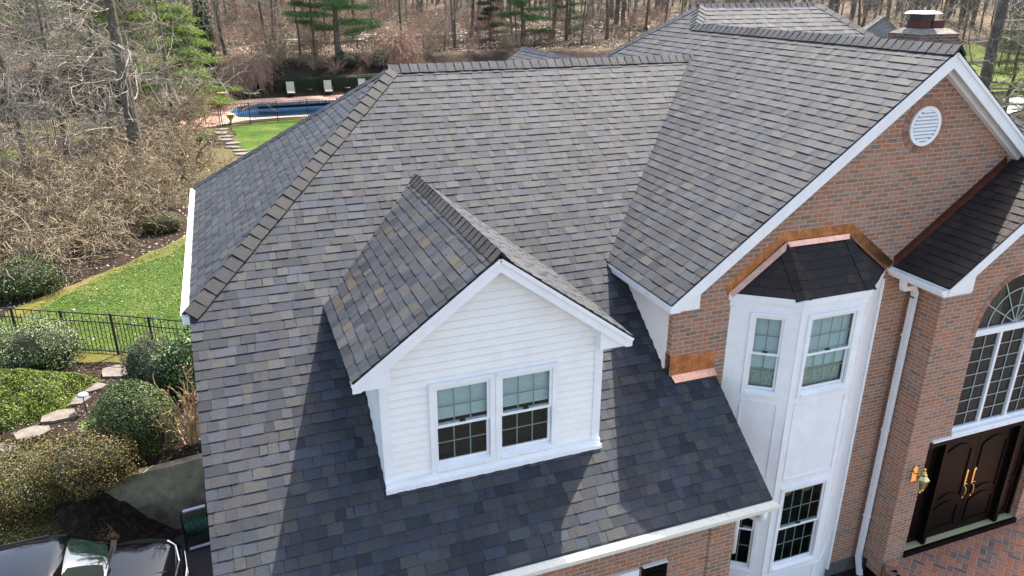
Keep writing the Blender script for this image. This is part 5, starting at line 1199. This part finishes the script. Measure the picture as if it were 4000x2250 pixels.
# needle trees ---------------------------------------------------------------
def make_pine(name, seed, H, r, pal, first=.12, nb=26, spread=.32, needles=1.0, droop=-.05, leafL=.19, fork=False, dens=26, cone=True):
    rng = random.Random(seed); nr = np.random.default_rng(seed); root = empty(name, (0, 0, 0)); t = MB(); br_ = MB(); C = []
    pts = [Vector((rng.gauss(0, .02)*i, rng.gauss(0, .02)*i, H*i/8-.3)) for i in range(9)]; t.tube(pts, [r*(1.15-.95*i/8) for i in range(9)], 9, cap=False); t.build('trunk', BARK, root, smooth=True)
    for j in range(nb):
        f_ = lerp(first, .98, (j+rng.random()*.8)/nb); z = H*f_; a = j*2.4+rng.uniform(-.4, .4); L_ = H*spread*((1-f_)**.75 if cone else (.55+.45*sin(pi*f_)))*rng.uniform(.65, 1.15)+.3
        d = Vector((cos(a), sin(a), rng.uniform(-.05, .25))).normalized(); p_ = Vector((0, 0, z)); P_ = [p_]; 
        for s_ in range(6): d = (d+Vector((rng.gauss(0, .08), rng.gauss(0, .08), droop+.02*s_))).normalized(); p_ = p_+d*L_/6; P_.append(p_)
        br_.tube(P_, [max(.012, r*.22*(1-s_/7)) for s_ in range(7)], 4, cap=False)
        for s_ in range(1, 7):
            for sg in (-1, 1):
                for _ in range(2):
                    w_ = L_*.30*(1-.08*s_)*rng.uniform(.4, 1); sd = Vector((-sin(a), cos(a), 0))*sg+Vector((cos(a), sin(a), 0))*.6+Vector((0, 0, rng.uniform(-.05, .25))); e_ = P_[s_]+sd.normalized()*w_
                    br_.tube([P_[s_], e_], [.012, .007], 3, cap=False)
                    for u in (.35, .7, 1.0): C.append((P_[s_].lerp(e_, u), sd.normalized()))
    br_.build('branches', BARK, root)
    cs = np.array([list(c[0]) for c in C]); n = len(cs); m_ = max(1, int(dens*needles)); cs = np.repeat(cs, m_, axis=0); sc_ = .16+.012*H
    cs = cs+nr.normal(size=cs.shape)*np.array([sc_, sc_, sc_*.35]); dr = nr.normal(size=cs.shape); dr[:, 2] = dr[:, 2]*.5+.35
    V = leaf_quads(cs, dr, leafL, leafL*.13, nr, .6); shade = np.repeat(nr.uniform(.65, 1.3, n), m_); cols = np.clip(pick_cols(pal, len(cs), nr, .2)*shade[:, None], 0, 1); npmesh('foliage', V, 4, cols, NEED, root); return root
PIN = [(.035, .095, .022), (.06, .14, .035), (.028, .07, .02), (.085, .18, .05)]
YEL = [(.26, .36, .05), (.20, .31, .05), (.32, .40, .08), (.15, .23, .04)]
OLD = [(.07, .09, .02), (.11, .12, .03), (.05, .07, .02), (.15, .13, .04)]
def single(o, loc, label, cat, rz=0, sc=1, group=None): o.location = loc; o.rotation_euler = (0, 0, rz); o.scale = (sc,)*3; tag(o, label, cat, group); return o
single(make_pine('white_pine', 301, 15, .27, PIN, first=.13, nb=30, spread=.34, dens=44, cone=False), (3.9, 65.0, .2), 'large dark green pine with tiered limbs behind the pool loungers', 'pine tree')
single(make_pine('young_pine', 302, 11, .13, PIN+OLD, first=.2, nb=16, spread=.16, dens=16), (1.9, 65.6, .35), 'slim pine with sparse needles left of the large dark pine', 'pine tree')
single(make_pine('young_pine', 303, 9, .10, PIN+OLD, first=.35, nb=12, spread=.15, dens=14), (.7, 66.4, .5), 'thin sparse young pine farthest left of the three behind the hedge', 'pine tree')
single(make_pine('white_pine', 304, 7.5, .2, YEL, first=.03, nb=40, spread=.50, dens=60, droop=-.07), (-8.9, 54.3, -2.2), 'bright yellow-green soft pine left of the pool', 'pine tree')
single(make_pine('white_pine', 305, 15, .28, OLD+YEL, first=.10, nb=34, spread=.30, dens=36), (-12.5, 61.5, -1.6), 'tall olive-green pine behind the bright yellow-green one', 'pine tree')
single(make_pine('white_pine', 306, 14, .25, YEL+PIN, first=.15, nb=26, spread=.28, dens=24), (-19.5, 62.0, -1.3), 'mid green pine showing through the bare branches at upper left', 'pine tree')
single(make_pine('white_pine', 311, 12, .2, OLD, first=.1, nb=26, spread=.28, dens=22), (-15.2, 66.0, .4), 'brownish green pine deep in the trees left of the pool', 'pine tree')
single(make_pine('white_pine', 307, 12, .2, PIN, first=.10, nb=26, spread=.26, dens=28), (23.3, 69.6, .7), 'full green pine above the small rear roof peak', 'pine tree')
single(make_pine('dark_fir', 308, 9, .13, [(.015, .035, .015), (.02, .05, .02)], first=.05, nb=26, spread=.17, dens=24), (22.0, 76, 1), 'narrow very dark evergreen left of the full green pine', 'fir tree')
single(make_pine('white_pine', 312, 11, .16, OLD+PIN, first=.1, nb=20, spread=.24, dens=14), (29.5, 72.5, .8), 'loose olive pine half hidden by brown twigs right of the full green pine', 'pine tree')
HEM = [(.05, .10, .02), (.09, .15, .03), (.035, .07, .018), (.12, .17, .04)]
single(make_pine('hemlock', 309, 9.5, .13, HEM, first=.04, nb=34, spread=.30, dens=14, leafL=.14, droop=-.06), (44.5, 31.5, -2.6), 'feathery green hemlock right of the big grey trunk', 'hemlock tree')
single(make_pine('hemlock', 310, 8.5, .12, HEM, first=.04, nb=34, spread=.30, dens=14, leafL=.12, droop=-.06), (36.5, 22.5, -2.85), 'feathery green hemlock at the right edge of the picture', 'hemlock tree')
single(make_pine('hemlock', 313, 7.5, .12, HEM, first=.04, nb=30, spread=.30, dens=14, leafL=.12, droop=-.06), (31.0, 18.6, -3.0), 'lowest green hemlock, beside the right gable rake', 'hemlock tree')
# columnar evergreen
bush('columnar_evergreen', (-7.1, 62.6, -1.1), .80, .75, 7.2, 9000, .12, [(.022, .038, .015), (.035, .05, .02), (.015, .025, .01)], 'tall dark columnar evergreen beside the bright pine', 'evergreen', seed=41, lump=.08)
# hedge behind the loungers
hr = empty('clipped_hedge', (2.2, 61.5, -2.1), 0, 'low dark green clipped hedge behind the pool loungers', 'hedge')
rng = np.random.default_rng(51); n = 26000; P = np.stack([rng.uniform(-4.2, 4.6, n), rng.uniform(-.55, .55, n), rng.uniform(0, 1.25, n)], 1); f_ = rng.integers(0, 3, n)
P[:, 1] = np.where(f_ == 0, -.55+rng.normal(0, .04, n), P[:, 1]); P[:, 2] = np.where(f_ == 1, 1.22+rng.normal(0, .05, n)+.05*np.sin(P[:, 0]*2), P[:, 2]); Nn = np.where((f_ == 0)[:, None], np.array([0, -1, .2]), np.array([0, 0, 1.0]))
npmesh('foliage', leaf_quads(P, Nn, .07, .04, rng, .8), 4, pick_cols([(.022, .042, .016), (.032, .058, .02), (.016, .03, .012)], n, rng, .3), LEAF, hr)
b = MB(); b.box((-4.15, -.5, -.2), (4.55, .5, 1.17)); b.build('inner_twigs', bpy.data.materials['shrub_inner_twigs'], hr)
# weeping cherries and shrubs on the bank
single(make_shrub('weeping_cherry', 401, 2.4, 8, WEEP, TWIGP, spread=26, r=.06, rad0=.1), (-4.1, 62.2, -1.4), 'pink-brown weeping cherry, mounded, left of the pool hedge', 'cherry tree', sc=.98)
single(make_shrub('weeping_cherry', 402, 2.2, 8, WEEP, TWIGP, spread=26, r=.05, rad0=.1), (9.1, 64.2, -.2), 'pale pinkish weeping cherry at the foot of the woods right of the large pine', 'cherry tree', sc=1.05)
single(make_shrub('vase_shrub', 403, 3.2, 14, UB, TWIGT, spread=22, r=.03), (-1.5, 63.8, -.4), 'brown vase-shaped leafless shrub right of the weeping cherry', 'shrub')
single(make_shrub('vase_shrub', 404, 2.2, 22, UB, TWIGT, spread=30, r=.02, rad0=.5), (-8.9, 46.6, -2.2), 'dense brown leafless shrub at the head of the stepping stone path', 'shrub', sc=1.2)
single(make_shrub('vase_shrub', 405, 2.2, 22, UB, TWIGT, spread=30, r=.02, rad0=.5), (-10.9, 45.6, -2.2), 'dense brown leafless shrub left of the one at the path head', 'shrub', sc=1.25)
for i, (x, y, s_) in enumerate(((1.5, 63.6, .5), (3.2, 63.0, .45), (0.2, 64.2, .45), (6.2, 63.8, .5), (12.5, 65.5, .6), (17, 66, .5), (20.5, 66.2, .6))):
    place(brush[1+i % 2], (x, y, tz(x, y)), i*1.3, s_, ('low twiggy shrub on the bank behind the hedge, between the two loungers', 'low twiggy shrub on the bank just left of the lamp post', 'low twiggy shrub on the bank behind the left lounger', 'low twiggy shrub on the bank right of the large pine', 'low twiggy shrub by the back fence, just right of the pale weeping cherry', 'low twiggy shrub by the back fence, midway to the small roof peak', 'low twiggy shrub by the back fence, nearest the small roof peak')[i], 'shrub', ('low shrubs on the bank behind the hedge' if i < 4 else 'low shrubs along the back fence'))
bush('flowering_shrub', (7.6, 64.0, -.3), 1.2, .9, 1.5, 5000, .08, [(.5, .48, .4), (.08, .10, .04), (.3, .3, .2), (.05, .07, .03)], 'cream flowered shrub left of the pale weeping cherry', seed=61)
bush('flowering_shrub', (11.0, 64.8, -.2), 1.0, .8, 1.2, 4000, .08, [(.45, .42, .3), (.08, .09, .04), (.2, .2, .12), (.05, .07, .03)], 'cream flowered shrub right of the pale weeping cherry', seed=62)
bush('dark_shrub', (4.3, 64.1, -.3), 1.3, .9, 1.2, 4500, .08, [(.02, .035, .015), (.03, .045, .02), (.05, .04, .03)], 'dark low shrub at the foot of the large pine', seed=63)
# lamp post by the hedge
r = empty('garden_lamp_post', (3.9, 62.7, tz(3.9, 62.7)), 0, 'slim black lamp post on the bank behind the middle lounger', 'lamp post')
b = MB(); b.tube([(0, 0, 0), (0, 0, 1.7)], .03, 8); b.build('post', BLACKM, r); b = MB(); b.lathe((0, 0, 1.7), [(.05, 0), (.11, .06), (.13, .3), (.16, .32), (.05, .45), (.01, .5)], 8); b.build('lantern', BLACKM, r)

# spreading bare trees and thicket on the left --------------------------------
LEFT = dict(seg=[9, 8, 6, 3], wig=[.012, .15, .24, .3], grav=[.01, .02, -.035, -.04], rmin=.0115, taper=[.7, .85, .8, .6], sides=[8, 5, 3, 3], num=[1, 25, 10, 4], start=[.12, .15, .12], ang=[0, 78, 48, 45], len=[1, .44, .42, .40], cone=[1, 0, 0], rr=[1, .20, .45, .5], pw=1.25)
lt = [make_tree('spreading_bare_tree', 500+i, H, r, LEFT, twigmat=TWIG, lean=.005) for i, (H, r) in enumerate(((15, .36), (12, .17), (13, .20)))]
for i, (k_, x, y, rz, sc, lb) in enumerate(((0, -10.7, 35.6, 0.3, 1.0, 'thick straight trunked bare tree, the largest at upper left'), (1, -16.3, 38.8, 1.2, 1.0, 'slim bare tree with drooping light twigs, second from the left edge'), (2, -18.2, 37.5, 2.6, 1.0, 'bare tree with drooping light twigs cut by the left edge'),
    (1, -14.6, 40.0, 4.0, .9, 'slender bare tree between the thick trunk and the left edge'), (2, -12.6, 42.5, 5.2, .95, 'bare tree just behind the thick trunk, to its left'), (1, -16.0, 30.5, 2.2, .95, 'grey trunked bare tree rising from the thicket at the left edge'), (2, -9.3, 45.5, .7, .8, 'bare tree at the back of the thicket near the path head'), (0, -21.0, 44, 2.0, 1.0, 'thick bare tree outside the left edge whose limbs reach in'))):
    place(lt[k_], (x, y, tz(x, y)), rz, sc, lb, 'tree')

thk = [make_shrub('tangled_thicket_shrub', 600+i, 2.6, 9, TANG, TWIGT, spread=50, r=.062, rad0=.3) for i in range(3)]
TS = [(-13.6, 21.6, .85, 'lowest tangled tan shrub near the left edge above the fence'), (-14.9, 23.3, 1.1, 'tangled tan shrub at the left edge of the thicket'), (-12.3, 24.9, .9, 'tangled tan shrub above the lawn edge, second up'), (-11.0, 27.6, .85, 'tangled tan shrub with twigs over the bare mulch'),
      (-13.3, 27.4, 1.15, 'tangled tan shrub in the middle of the thicket'), (-9.6, 30.3, .85, 'tangled tan shrub nearest the left roof gutter'), (-11.6, 31.0, 1.1, 'tangled tan shrub below the thick trunk'), (-15.6, 28.8, 1.1, 'tangled tan shrub behind the one at the left edge'),
      (-9.0, 33.2, 1.05, 'tangled tan shrub below the path, right side of the thicket'), (-13.6, 34.0, 1.1, 'tangled tan shrub behind the middle of the thicket'), (-8.6, 37.8, 1.0, 'tangled tan shrub beside the lower stepping stones'), (-10.9, 39.2, .95, 'tangled tan shrub at the back of the thicket')]
for i, (x, y, sc, lb) in enumerate(TS): place(thk[i % 3], (x, y, tz(x, y)), i*1.7, sc, lb, 'shrub')
bush('yellow_green_shrub', (-7.6, 41.4, -2.35), .7, .6, .8, 1800, .06, [(.22, .22, .05), (.30, .27, .08), (.12, .10, .04)], 'small yellow-green shrub left of the stepping stone path', seed=71, shell=.4)
bush('low_evergreen_shrub', (-9.3, 25.8, -2.8), .9, .7, .9, 2600, .06, [(.09, .10, .03), (.14, .13, .05), (.12, .08, .04)], 'sparse olive shrub at the top corner of the lawn', seed=72, shell=.5)

# stepping stones -------------------------------------------------------------
def flag(x, y, z, rx, ry, seed, label, th=.09, group=None, rz=0):
    rng = random.Random(seed); n = rng.choice((6, 7, 8)); b = MB(); pts_ = []
    for i in range(n): a = 2*pi*(i+rng.uniform(-.25, .25))/n; k_ = rng.uniform(.82, 1.1); pts_.append((rx*k_*cos(a), ry*k_*sin(a), 0))
    b.prism(pts_, (0, 0, -th)); o = b.build('stepping_stone', STONE, loc=(x, y, z+th*.6), bevel=.015); o.rotation_euler = (rng.uniform(-.03, .03), rng.uniform(-.03, .03), rz); return tag(o, label, 'stepping stone', group)
for i, (x, y, rx, ry, lb) in enumerate(((-9.85, 13.75, .52, .40, 'large flat grey stepping stone nearest the near fence'), (-10.42, 13.0, .36, .24, 'pale stepping stone just below the large flat one'), (-10.75, 13.1, .22, .16, 'small pale stone left of the second stepping stone'), (-10.75, 12.45, .42, .30, 'stepping stone beside the path light, third down'),
    (-11.0, 11.75, .42, .30, 'fourth stepping stone down, below the path light'), (-11.45, 11.15, .42, .30, 'fifth stepping stone down, at the shrub edge'), (-11.95, 10.8, .36, .26, 'lowest stepping stone, half behind the azalea mound'))):
    flag(x, y, tz(x, y), rx, ry, i+5, lb, th=.12)
for i, (x, y) in enumerate(((-6.62, 45.9), (-6.62, 44.6), (-6.5, 43.4), (-6.4, 42.5), (-6.15, 41.4), (-6.05, 40.3), (-5.85, 39.3), (-5.65, 38.4), (-5.5, 37.4))):
    flag(x+.05*(-1)**i, y, tz(x, y)+.01, .48, .34, 40+i, ('flat pale path stone nearest the pool gate' if i == 0 else 'flat pale path stone nearest the roof edge, last of the row from the pool gate' if i == 8 else '%s flat pale path stone counting down from the pool gate' % ('', 'second', 'third', 'fourth', 'fifth', 'sixth', 'seventh', 'eighth')[i]), group='stones of the path to the pool gate')
# small rocks, leaves and debris on lawn and mulch
def scatter(name, n, area, pal, size, lift, label, seed, m=LEAF, poly=None, avoid=None):
    rng = random.Random(seed); nr = np.random.default_rng(seed); C = []
    while len(C) < n:
        x = rng.uniform(area[0], area[1]); y = rng.uniform(area[2], area[3])
        if poly and not pip(x, y, poly): continue
        if avoid and pip(x, y, avoid): continue
        C.append((x, y, tz(x, y)+lift))
    C = np.array(C); Nn = np.tile([0, 0, 1.0], (n, 1)); o = npmesh(name, leaf_quads(C, Nn, size, size*.7, nr, .35), 4, pick_cols(pal, n, nr, .3), m); return tag(o, label, 'ground litter', kind='stuff')
LP1 = [(-14.5, 16.9), (-8, 14), (-6.5, 14), (-6.5, 27), (-8.5, 24.5), (-12.7, 19.3)]
scatter('grass_tufts', 30000, (-14.5, -6.5, 14, 27), [(.03, .085, .006), (.055, .12, .01), (.075, .12, .015), (.12, .13, .03)], .045, .03, 'short grass blades of the near lawn', 81, poly=LP1)
scatter('fallen_leaves', 45, (-14, -6.5, 14.5, 26), [(.5, .4, .25), (.6, .52, .4), (.4, .28, .15)], .10, .05, 'pale fallen leaves on the near lawn', 82, poly=LP1)
scatter('mulch_debris', 9000, (-22, -7.3, 17, 47), [(.20, .14, .09), (.30, .22, .14), (.10, .07, .05), (.38, .30, .2)], .10, .02, 'dead leaves and twigs under the thicket', 83, avoid=[(-15.5, 16.5), (-7, 13), (-4.5, 13), (-4.5, 49), (-6.5, 48), (-5.9, 40), (-6.8, 30), (-8.3, 24.9), (-10.3, 22.3), (-12.5, 20), (-13.5, 19)])
scatter('mulch_debris', 5000, (-14, -7.1, 8.9, 15), [(.10, .075, .05), (.16, .12, .08), (.05, .035, .025), (.24, .19, .13)], .05, .015, 'bark mulch chips around the stepping stones', 84)
scatter('leaf_litter', 30000, (-28, 70, 66, 110), [(.28, .20, .14), (.18, .12, .08), (.38, .31, .24), (.10, .07, .05)], .28, .06, 'brown leaf litter on the woodland floor', 85)

# retaining wall, path light, hose reel ---------------------------------------
def retwall(a, b, za, zb, zt0, zt1, mb, th=.2):
    a = Vector(a); b = Vector(b); d = (b-a).normalized(); n = Vector((-d.y, d.x))
    q = [(a.x, a.y), (b.x, b.y), (b.x+n.x*th, b.y+n.y*th), (a.x+n.x*th, a.y+n.y*th)]
    V = [(q[0][0], q[0][1], za), (q[1][0], q[1][1], zb), (q[2][0], q[2][1], zb), (q[3][0], q[3][1], za), (q[0][0], q[0][1], zt0), (q[1][0], q[1][1], zt1), (q[2][0], q[2][1], zt1), (q[3][0], q[3][1], zt0)]
    mb.raw(V, [(0, 3, 2, 1), (4, 5, 6, 7), (0, 1, 5, 4), (1, 2, 6, 5), (2, 3, 7, 6), (3, 0, 4, 7)])
rw = MB(); retwall((-8.42, 8.48), (-6.9, 8.72), -5, -5, -2.98, -2.98, rw); retwall((-10.4, 8.75), (-8.42, 8.48), -5, -5, -3.25, -2.981, rw)
tag(rw.build('retaining_wall', CONC), 'stained concrete retaining wall between the ball shrub and the driveway', 'retaining wall')
pl = empty('path_light', (-10.41, 11.8, -3.12), 0, 'grey path light with a domed cap beside the stepping stones', 'path light')
b = MB(); b.tube([(0, 0, 0), (0, 0, .5)], .012, 6); b.build('stake', BLACKM, pl); b = MB(); b.lathe((0, 0, .48), [(.02, 0), (.13, .0), (.135, .01), (.10, .05), (.01, .075)], 18); b.build('shade', mat('grey_blue_enamel', (.30, .34, .40), .4), pl, smooth=True)
single(make_shrub('bare_rose_shrub', 701, 1.25, 11, dict(seg=[6, 4, 3], wig=[.10, .16, .2], grav=[.02, .02, 0], rmin=.007, taper=[.6, .7, .5], sides=[6, 4, 3], num=[1, 5, 3], start=[.35, .3], ang=[0, 32, 35], len=[1, .35, .4], cone=[0, 0], rr=[1, .6, .6]), mat('tan_cane', (.40, .26, .14), .7, noise=.2, nscale=6), spread=16, r=.022, rad0=.05), (-8.0, 9.45, -3.1), 'leafless tan stemmed shrub between the ball shrub and the roof edge', 'shrub', sc=1.15)
hr = empty('hose_reel', (-8.02, 7.85, -4.58), .12, 'garden hose reel with green hose against the retaining wall', 'hose reel')
GREY = mat('light_grey_plastic', (.62, .65, .72), .5)
b = MB(); b.tube([(-.24, 0, .42), (.24, 0, .42)], .15, 20)
b.build('drum', BLACKM, hr)
hs = MB()
for i in range(9):
    x = -.19+.047*i; hs.tube([(x+.01*sin(3*a_), .185*cos(a_), .42+.185*sin(a_)) for a_ in [2*pi*j/20 for j in range(21)]], .020, 6, cap=False)
hs.build('hose', mat('green_hose', (.01, .07, .045), .4), hr, smooth=True)
for x in (-.27, .27):
    b = MB(); b.tube([(x, -.22, .06), (x, -.08, .42), (x, .0, .78), (x, .04, .84)], .02, 8); b.tube([(x, .2, .06), (x, .08, .42)], .02, 8); b.build('side_frame', BLACKM, hr)
    b = MB(); b.tube([(x-.02, .2, .10), (x+.02, .2, .10)], .11, 16); b.build('wheel', BLACKM, hr)
for y, z in ((-.22, .06), (.04, .84)): b = MB(); b.tube([(-.22, y, z), (.22, y, z)], .032, 10); b.build('handle_bar', GREY, hr)

# lantern beside the door ------------------------------------------------------
la = empty('wall_lantern', (3.95, YF, -1.28), 0, 'polished brass wall lantern on the brick left of the entry door', 'lantern')
b = MB(); b.box((-.055, -.02, -.13), (.055, .0, .13)); b.prism([(-.055, -.02, .13), (.055, -.02, .13), (0, -.02, .19)], (0, .02, 0)); b.build('back_plate', BRASS, la, bevel=.006)
b = MB(); b.tube([(0, -.02, .02), (0, -.08, .08), (0, -.15, .12), (0, -.19, .10)], .012, 8); b.build('arm', BRASS, la)
b = MB(); b.lathe((0, -.19, 0), [(.012, .25), (.022, .22), (.012, .19), (.03, .17), (.035, .15), (.05, .14), (.055, .10), (.105, .045), (.108, .03), (.09, .03)], 6); b.build('roof', BRASS, la)
b = MB()
for i in range(6): a = 2*pi*i/6; b.tube([(.092*cos(a), -.19+.092*sin(a), .03), (.05*cos(a), -.19+.05*sin(a), -.17)], .006, 5)
b.lathe((0, -.19, 0), [(.052, -.165), (.055, -.18), (.03, -.20), (.012, -.225), (.018, -.24), (.004, -.265)], 8); b.build('cage', BRASS, la)
b = MB()
for i in range(6):
    a = 2*pi*i/6; c = 2*pi*(i+1)/6; b.face([(.088*cos(a), -.19+.088*sin(a), .028), (.088*cos(c), -.19+.088*sin(c), .028), (.048*cos(c), -.19+.048*sin(c), -.165), (.048*cos(a), -.19+.048*sin(a), -.165)])
b.build('glass_pane', GLASS, la)
b = MB(); b.lathe((0, -.19, -.15), [(.012, 0), (.012, .06), (.025, .09), (.02, .13), (.004, .15)], 10); b.build('bulb', mat('frosted_bulb', (.8, .8, .75), .4), la, smooth=True)

# neighbour's house in the woods
nh = empty('neighbour_house', (68.5, 67.5, -2.9), radians(-38), 'pale grey neighbouring house glimpsed between the far trees at upper right', 'house')
PG = mat('pale_grey_siding', (.27, .29, .31), .6, noise=.1, nscale=1)
nh.scale = (.62, .62, .8)
b = MB(); b.prism([(-4, 0, 0), (4, 0, 0), (4, 0, 4.4), (0, 0, 7.0), (-4, 0, 4.4)], (0, 7, 0)); b.build('wall', PG, nh)
b = MB(); b.prism([(-4.5, -.3, 4.1), (0, -.3, 7.05), (0, -.3, 7.25), (-4.5, -.3, 4.3)], (0, 7.6, 0)); b.prism([(4.5, -.3, 4.3), (0, -.3, 7.25), (0, -.3, 7.05), (4.5, -.3, 4.1)], (0, 7.6, 0)); b.build('roof', mat('grey_roof', (.10, .105, .11), .8), nh)
for x in (-2, 2):
    for z in (1.2, 3.6):
        b = MB(); b.box((x-.55, -.05, z), (x+.55, .02, z+1.3)); w_ = b.build('window', WHITE, nh); b = MB(); b.box((x-.42, -.07, z+.12), (x+.42, -.052, z+1.18)); b.build('pane', mat('dark_pane', (.03, .035, .04), .2) if 'dark_pane' not in bpy.data.materials else bpy.data.materials['dark_pane'], w_)
# big trunk behind the chimney
o = dup(lt[0]); o.location = (37.5, 28.0, -2.7); o.rotation_euler = (0, 0, 2.2); o.scale = (1.15, 1.15, 1.25); tag(o, 'thick grey trunked bare tree right of the chimney', 'tree')
rk = MB(); rk.lathe((0, 0, 0), [(.9, 0), (.85, .5), (.5, .9), (.1, 1.1)], 7); o = rk.build('boulder', mat('blue_grey_rock', (.32, .36, .38), .9, noise=.3, nscale=3), loc=(58, 47, -2.2)); tag(o, 'blue-grey boulder left of the chimney, on the far lawn', 'boulder')

# parked car -------------------------------------------------------------------
car = empty('parked_car', (-10.57, 6.22, -4.585), radians(1.5), 'glossy black car parked on the driveway at the lower left, nose towards the garage', 'car')
PAINT = mat('black_car_paint', (.006, .007, .011), .10, spec=.5, coat=.5)
CHROME = mat('chrome', (.8, .8, .82), .12, metal=1); TYRE = mat('tyre_rubber', (.02, .02, .02), .8)
WSG = mat('tinted_car_glass', (.03, .075, .058), .03, spec=1.0); WSG.node_tree.nodes['Principled BSDF'].inputs['IOR'].default_value = 2.1
def loft(mb, secs, close=True):
    n = len(secs[0]); b = len(mb.v)
    for s_ in secs: mb.v += [tuple(v) for v in s_]
    for i in range(len(secs)-1):
        for k_ in range(n-1): mb.f.append((b+i*n+k_, b+i*n+k_+1, b+(i+1)*n+k_+1, b+(i+1)*n+k_)); mb.uv.append(None); mb.c.append(mb.col); mb.m.append(0)
    for e_ in ((b+k_ for k_ in range(n)), (b+(len(secs)-1)*n+k_ for k_ in range(n))):
        mb.f.append(tuple(e_)); mb.uv.append(None); mb.c.append(mb.col); mb.m.append(0)
def body_sec(x, zb, zt, w_, crown, belt):
    half = [(w_*.90, zb), (w_*.98, zb+.14), (w_, zb+.34), (w_*.985, belt-.14), (w_*.95, belt-.03), (w_*.88, belt), (w_*.66, zt-crown*.25), (w_*.60, zt-crown*.02), (w_*.3, zt+.01), (0, zt+.015)]
    return [(x, y, z) for y, z in half]+[(x, -y, z) for y, z in half[::-1][1:]]
st_ = [(-2.38, .45, .95, .80, .05, .90), (-2.30, .30, 1.02, .90, .04, .98), (-1.9, .24, 1.04, .95, .04, 1.0), (-1.0, .22, 1.05, .96, .04, 1.01), (0, .22, 1.06, .96, .04, 1.02), (.7, .22, 1.08, .96, .04, 1.02), (1.12, .22, 1.10, .96, .05, 1.01), (1.5, .22, 1.07, .95, .06, .98), (1.9, .24, 1.01, .92, .07, .92), (2.15, .26, .94, .86, .07, .84), (2.28, .28, .84, .80, .06, .75), (2.36, .30, .70, .70, .04, .64), (2.38, .34, .58, .62, .03, .54)]
b = MB(); loft(b, [body_sec(*a_) for a_ in st_]); bo = b.build('body', PAINT, car, smooth=True); sd_ = bo.modifiers.new('Sub', 'SUBSURF'); sd_.levels = sd_.render_levels = 1
def roof_sec(x, z, w_, dz): half = [(w_, z-.10), (w_*.97, z-.04), (w_*.85, z), (w_*.45, z+.025), (0, z+.03)]; return [(x+dz*.0, y, zz) for y, zz in half]+[(x, -y, zz) for y, zz in half[::-1][1:]]
b = MB(); loft(b, [roof_sec(x, z, w_, 0) for x, z, w_ in ((-2.15, 1.50, .58), (-1.8, 1.58, .66), (-1.0, 1.63, .70), (-.2, 1.64, .70), (.30, 1.61, .69), (.50, 1.57, .68))]); b.build('roof', PAINT, car, smooth=True)
b = MB()
rows = []
for i in range(7):
    t_ = i/6; x = lerp(1.16, .47, t_); z = lerp(1.085, 1.575, t_)+.03*sin(pi*t_); w_ = lerp(.80, .655, t_)
    rows.append([(x-.13*(u*u), w_*u, z-.03*u*u) for u in (-1, -.75, -.5, -.25, 0, .25, .5, .75, 1)])
loft(b, rows); b.build('windshield', WSG, car, smooth=True)
for sg in (-1, 1):
    for xs_ in (((.95, 1.03), (.42, 1.03), (.34, 1.50), (.32, 1.50)), ((.36, 1.03), (-.62, 1.03), (-.60, 1.54), (.28, 1.51)), ((-.70, 1.03), (-1.95, 1.03), (-1.7, 1.47), (-.68, 1.54))):
        b = MB(); b.face([(x, sg*lerp(.885, .69, (z-1.03)/.5), z) for x, z in (xs_ if sg > 0 else xs_[::-1])]); b.build('side_window', WSG, car)
    b = MB(); b.tube([(1.12, sg*.84, 1.04), (.80, sg*.78, 1.27), (.45, sg*.69, 1.53), (.1, sg*.70, 1.56)], .028, 6); b.tube([(-.65, sg*.87, 1.0), (-.64, sg*.70, 1.55)], .03, 6); b.tube([(-2.2, sg*.84, .98), (-1.85, sg*.66, 1.52)], .05, 6); b.build('pillar', PAINT, car)
    b = MB(); b.tube([(.2, sg*.60, 1.665), (-1.7, sg*.58, 1.665)], .016, 6); b.build('roof_rail', BLACKM, car)
    b = MB(); b.box((.70, min(sg*.93, sg*1.14), 1.03), (.84, max(sg*.93, sg*1.14), 1.19)); b.build('side_mirror', PAINT, car, bevel=.03)
    b = MB(); b.prism([(2.20, sg*.62, .78), (1.98, sg*.84, .83), (1.90, sg*.885, .80), (2.05, sg*.86, .70), (2.30, sg*.62, .66)], (.03, sg*.02, .0)); b.build('headlight', mat('clear_headlight', (.55, .58, .62), .1, spec=.8) if 'clear_headlight' not in bpy.data.materials else bpy.data.materials['clear_headlight'], car)
    b = MB(); b.tube([(1.35, sg*.40, 1.085), (2.1, sg*.34, .965)], .012, 5); b.build('hood_crease', PAINT, car)
    for x in (-1.45, 1.48):
        b = MB(); b.tube([(x, sg*.76, .35), (x, sg*.97, .35)], .35, 24); wh = b.build('wheel', TYRE, car, bevel=.02); b = MB(); b.tube([(x, sg*.95, .35), (x, sg*.98, .35)], .23, 16); b.build('rim', CHROME, wh)
b = MB(); b.prism([(2.33, -.55, .50), (2.40, -.50, .52), (2.40, .50, .52), (2.33, .55, .50)], (-.05, 0, .24)); gr_ = b.build('grille', BLACKM, car)
b = MB()
b.tube([(2.10, -.66, .90), (2.24, -.5, .86), (2.31, 0, .86), (2.24, .5, .86), (2.10, .66, .90)], .018, 6)
for z in (.56, .62, .68): b.tube([(2.38, -.5, z), (2.42, 0, z), (2.38, .5, z)], .011, 5)
b.build('chrome_trim', CHROME, gr_)
b = MB(); b.tube([(1.17, .55, 1.11), (1.10, -.05, 1.14)], .010, 5); b.tube([(1.17, -.05, 1.12), (1.08, -.6, 1.12)], .010, 5); b.prism([(1.22, -.80, 1.075), (1.22, .80, 1.075), (1.12, .80, 1.10), (1.12, -.80, 1.10)], (0, 0, .012)); b.build('wiper_cowl', BLACKM, car)
b = MB(); b.box((.55, .05, 1.40), (.6, .25, 1.47)); b.build('rear_view_mirror', BLACKM, car)
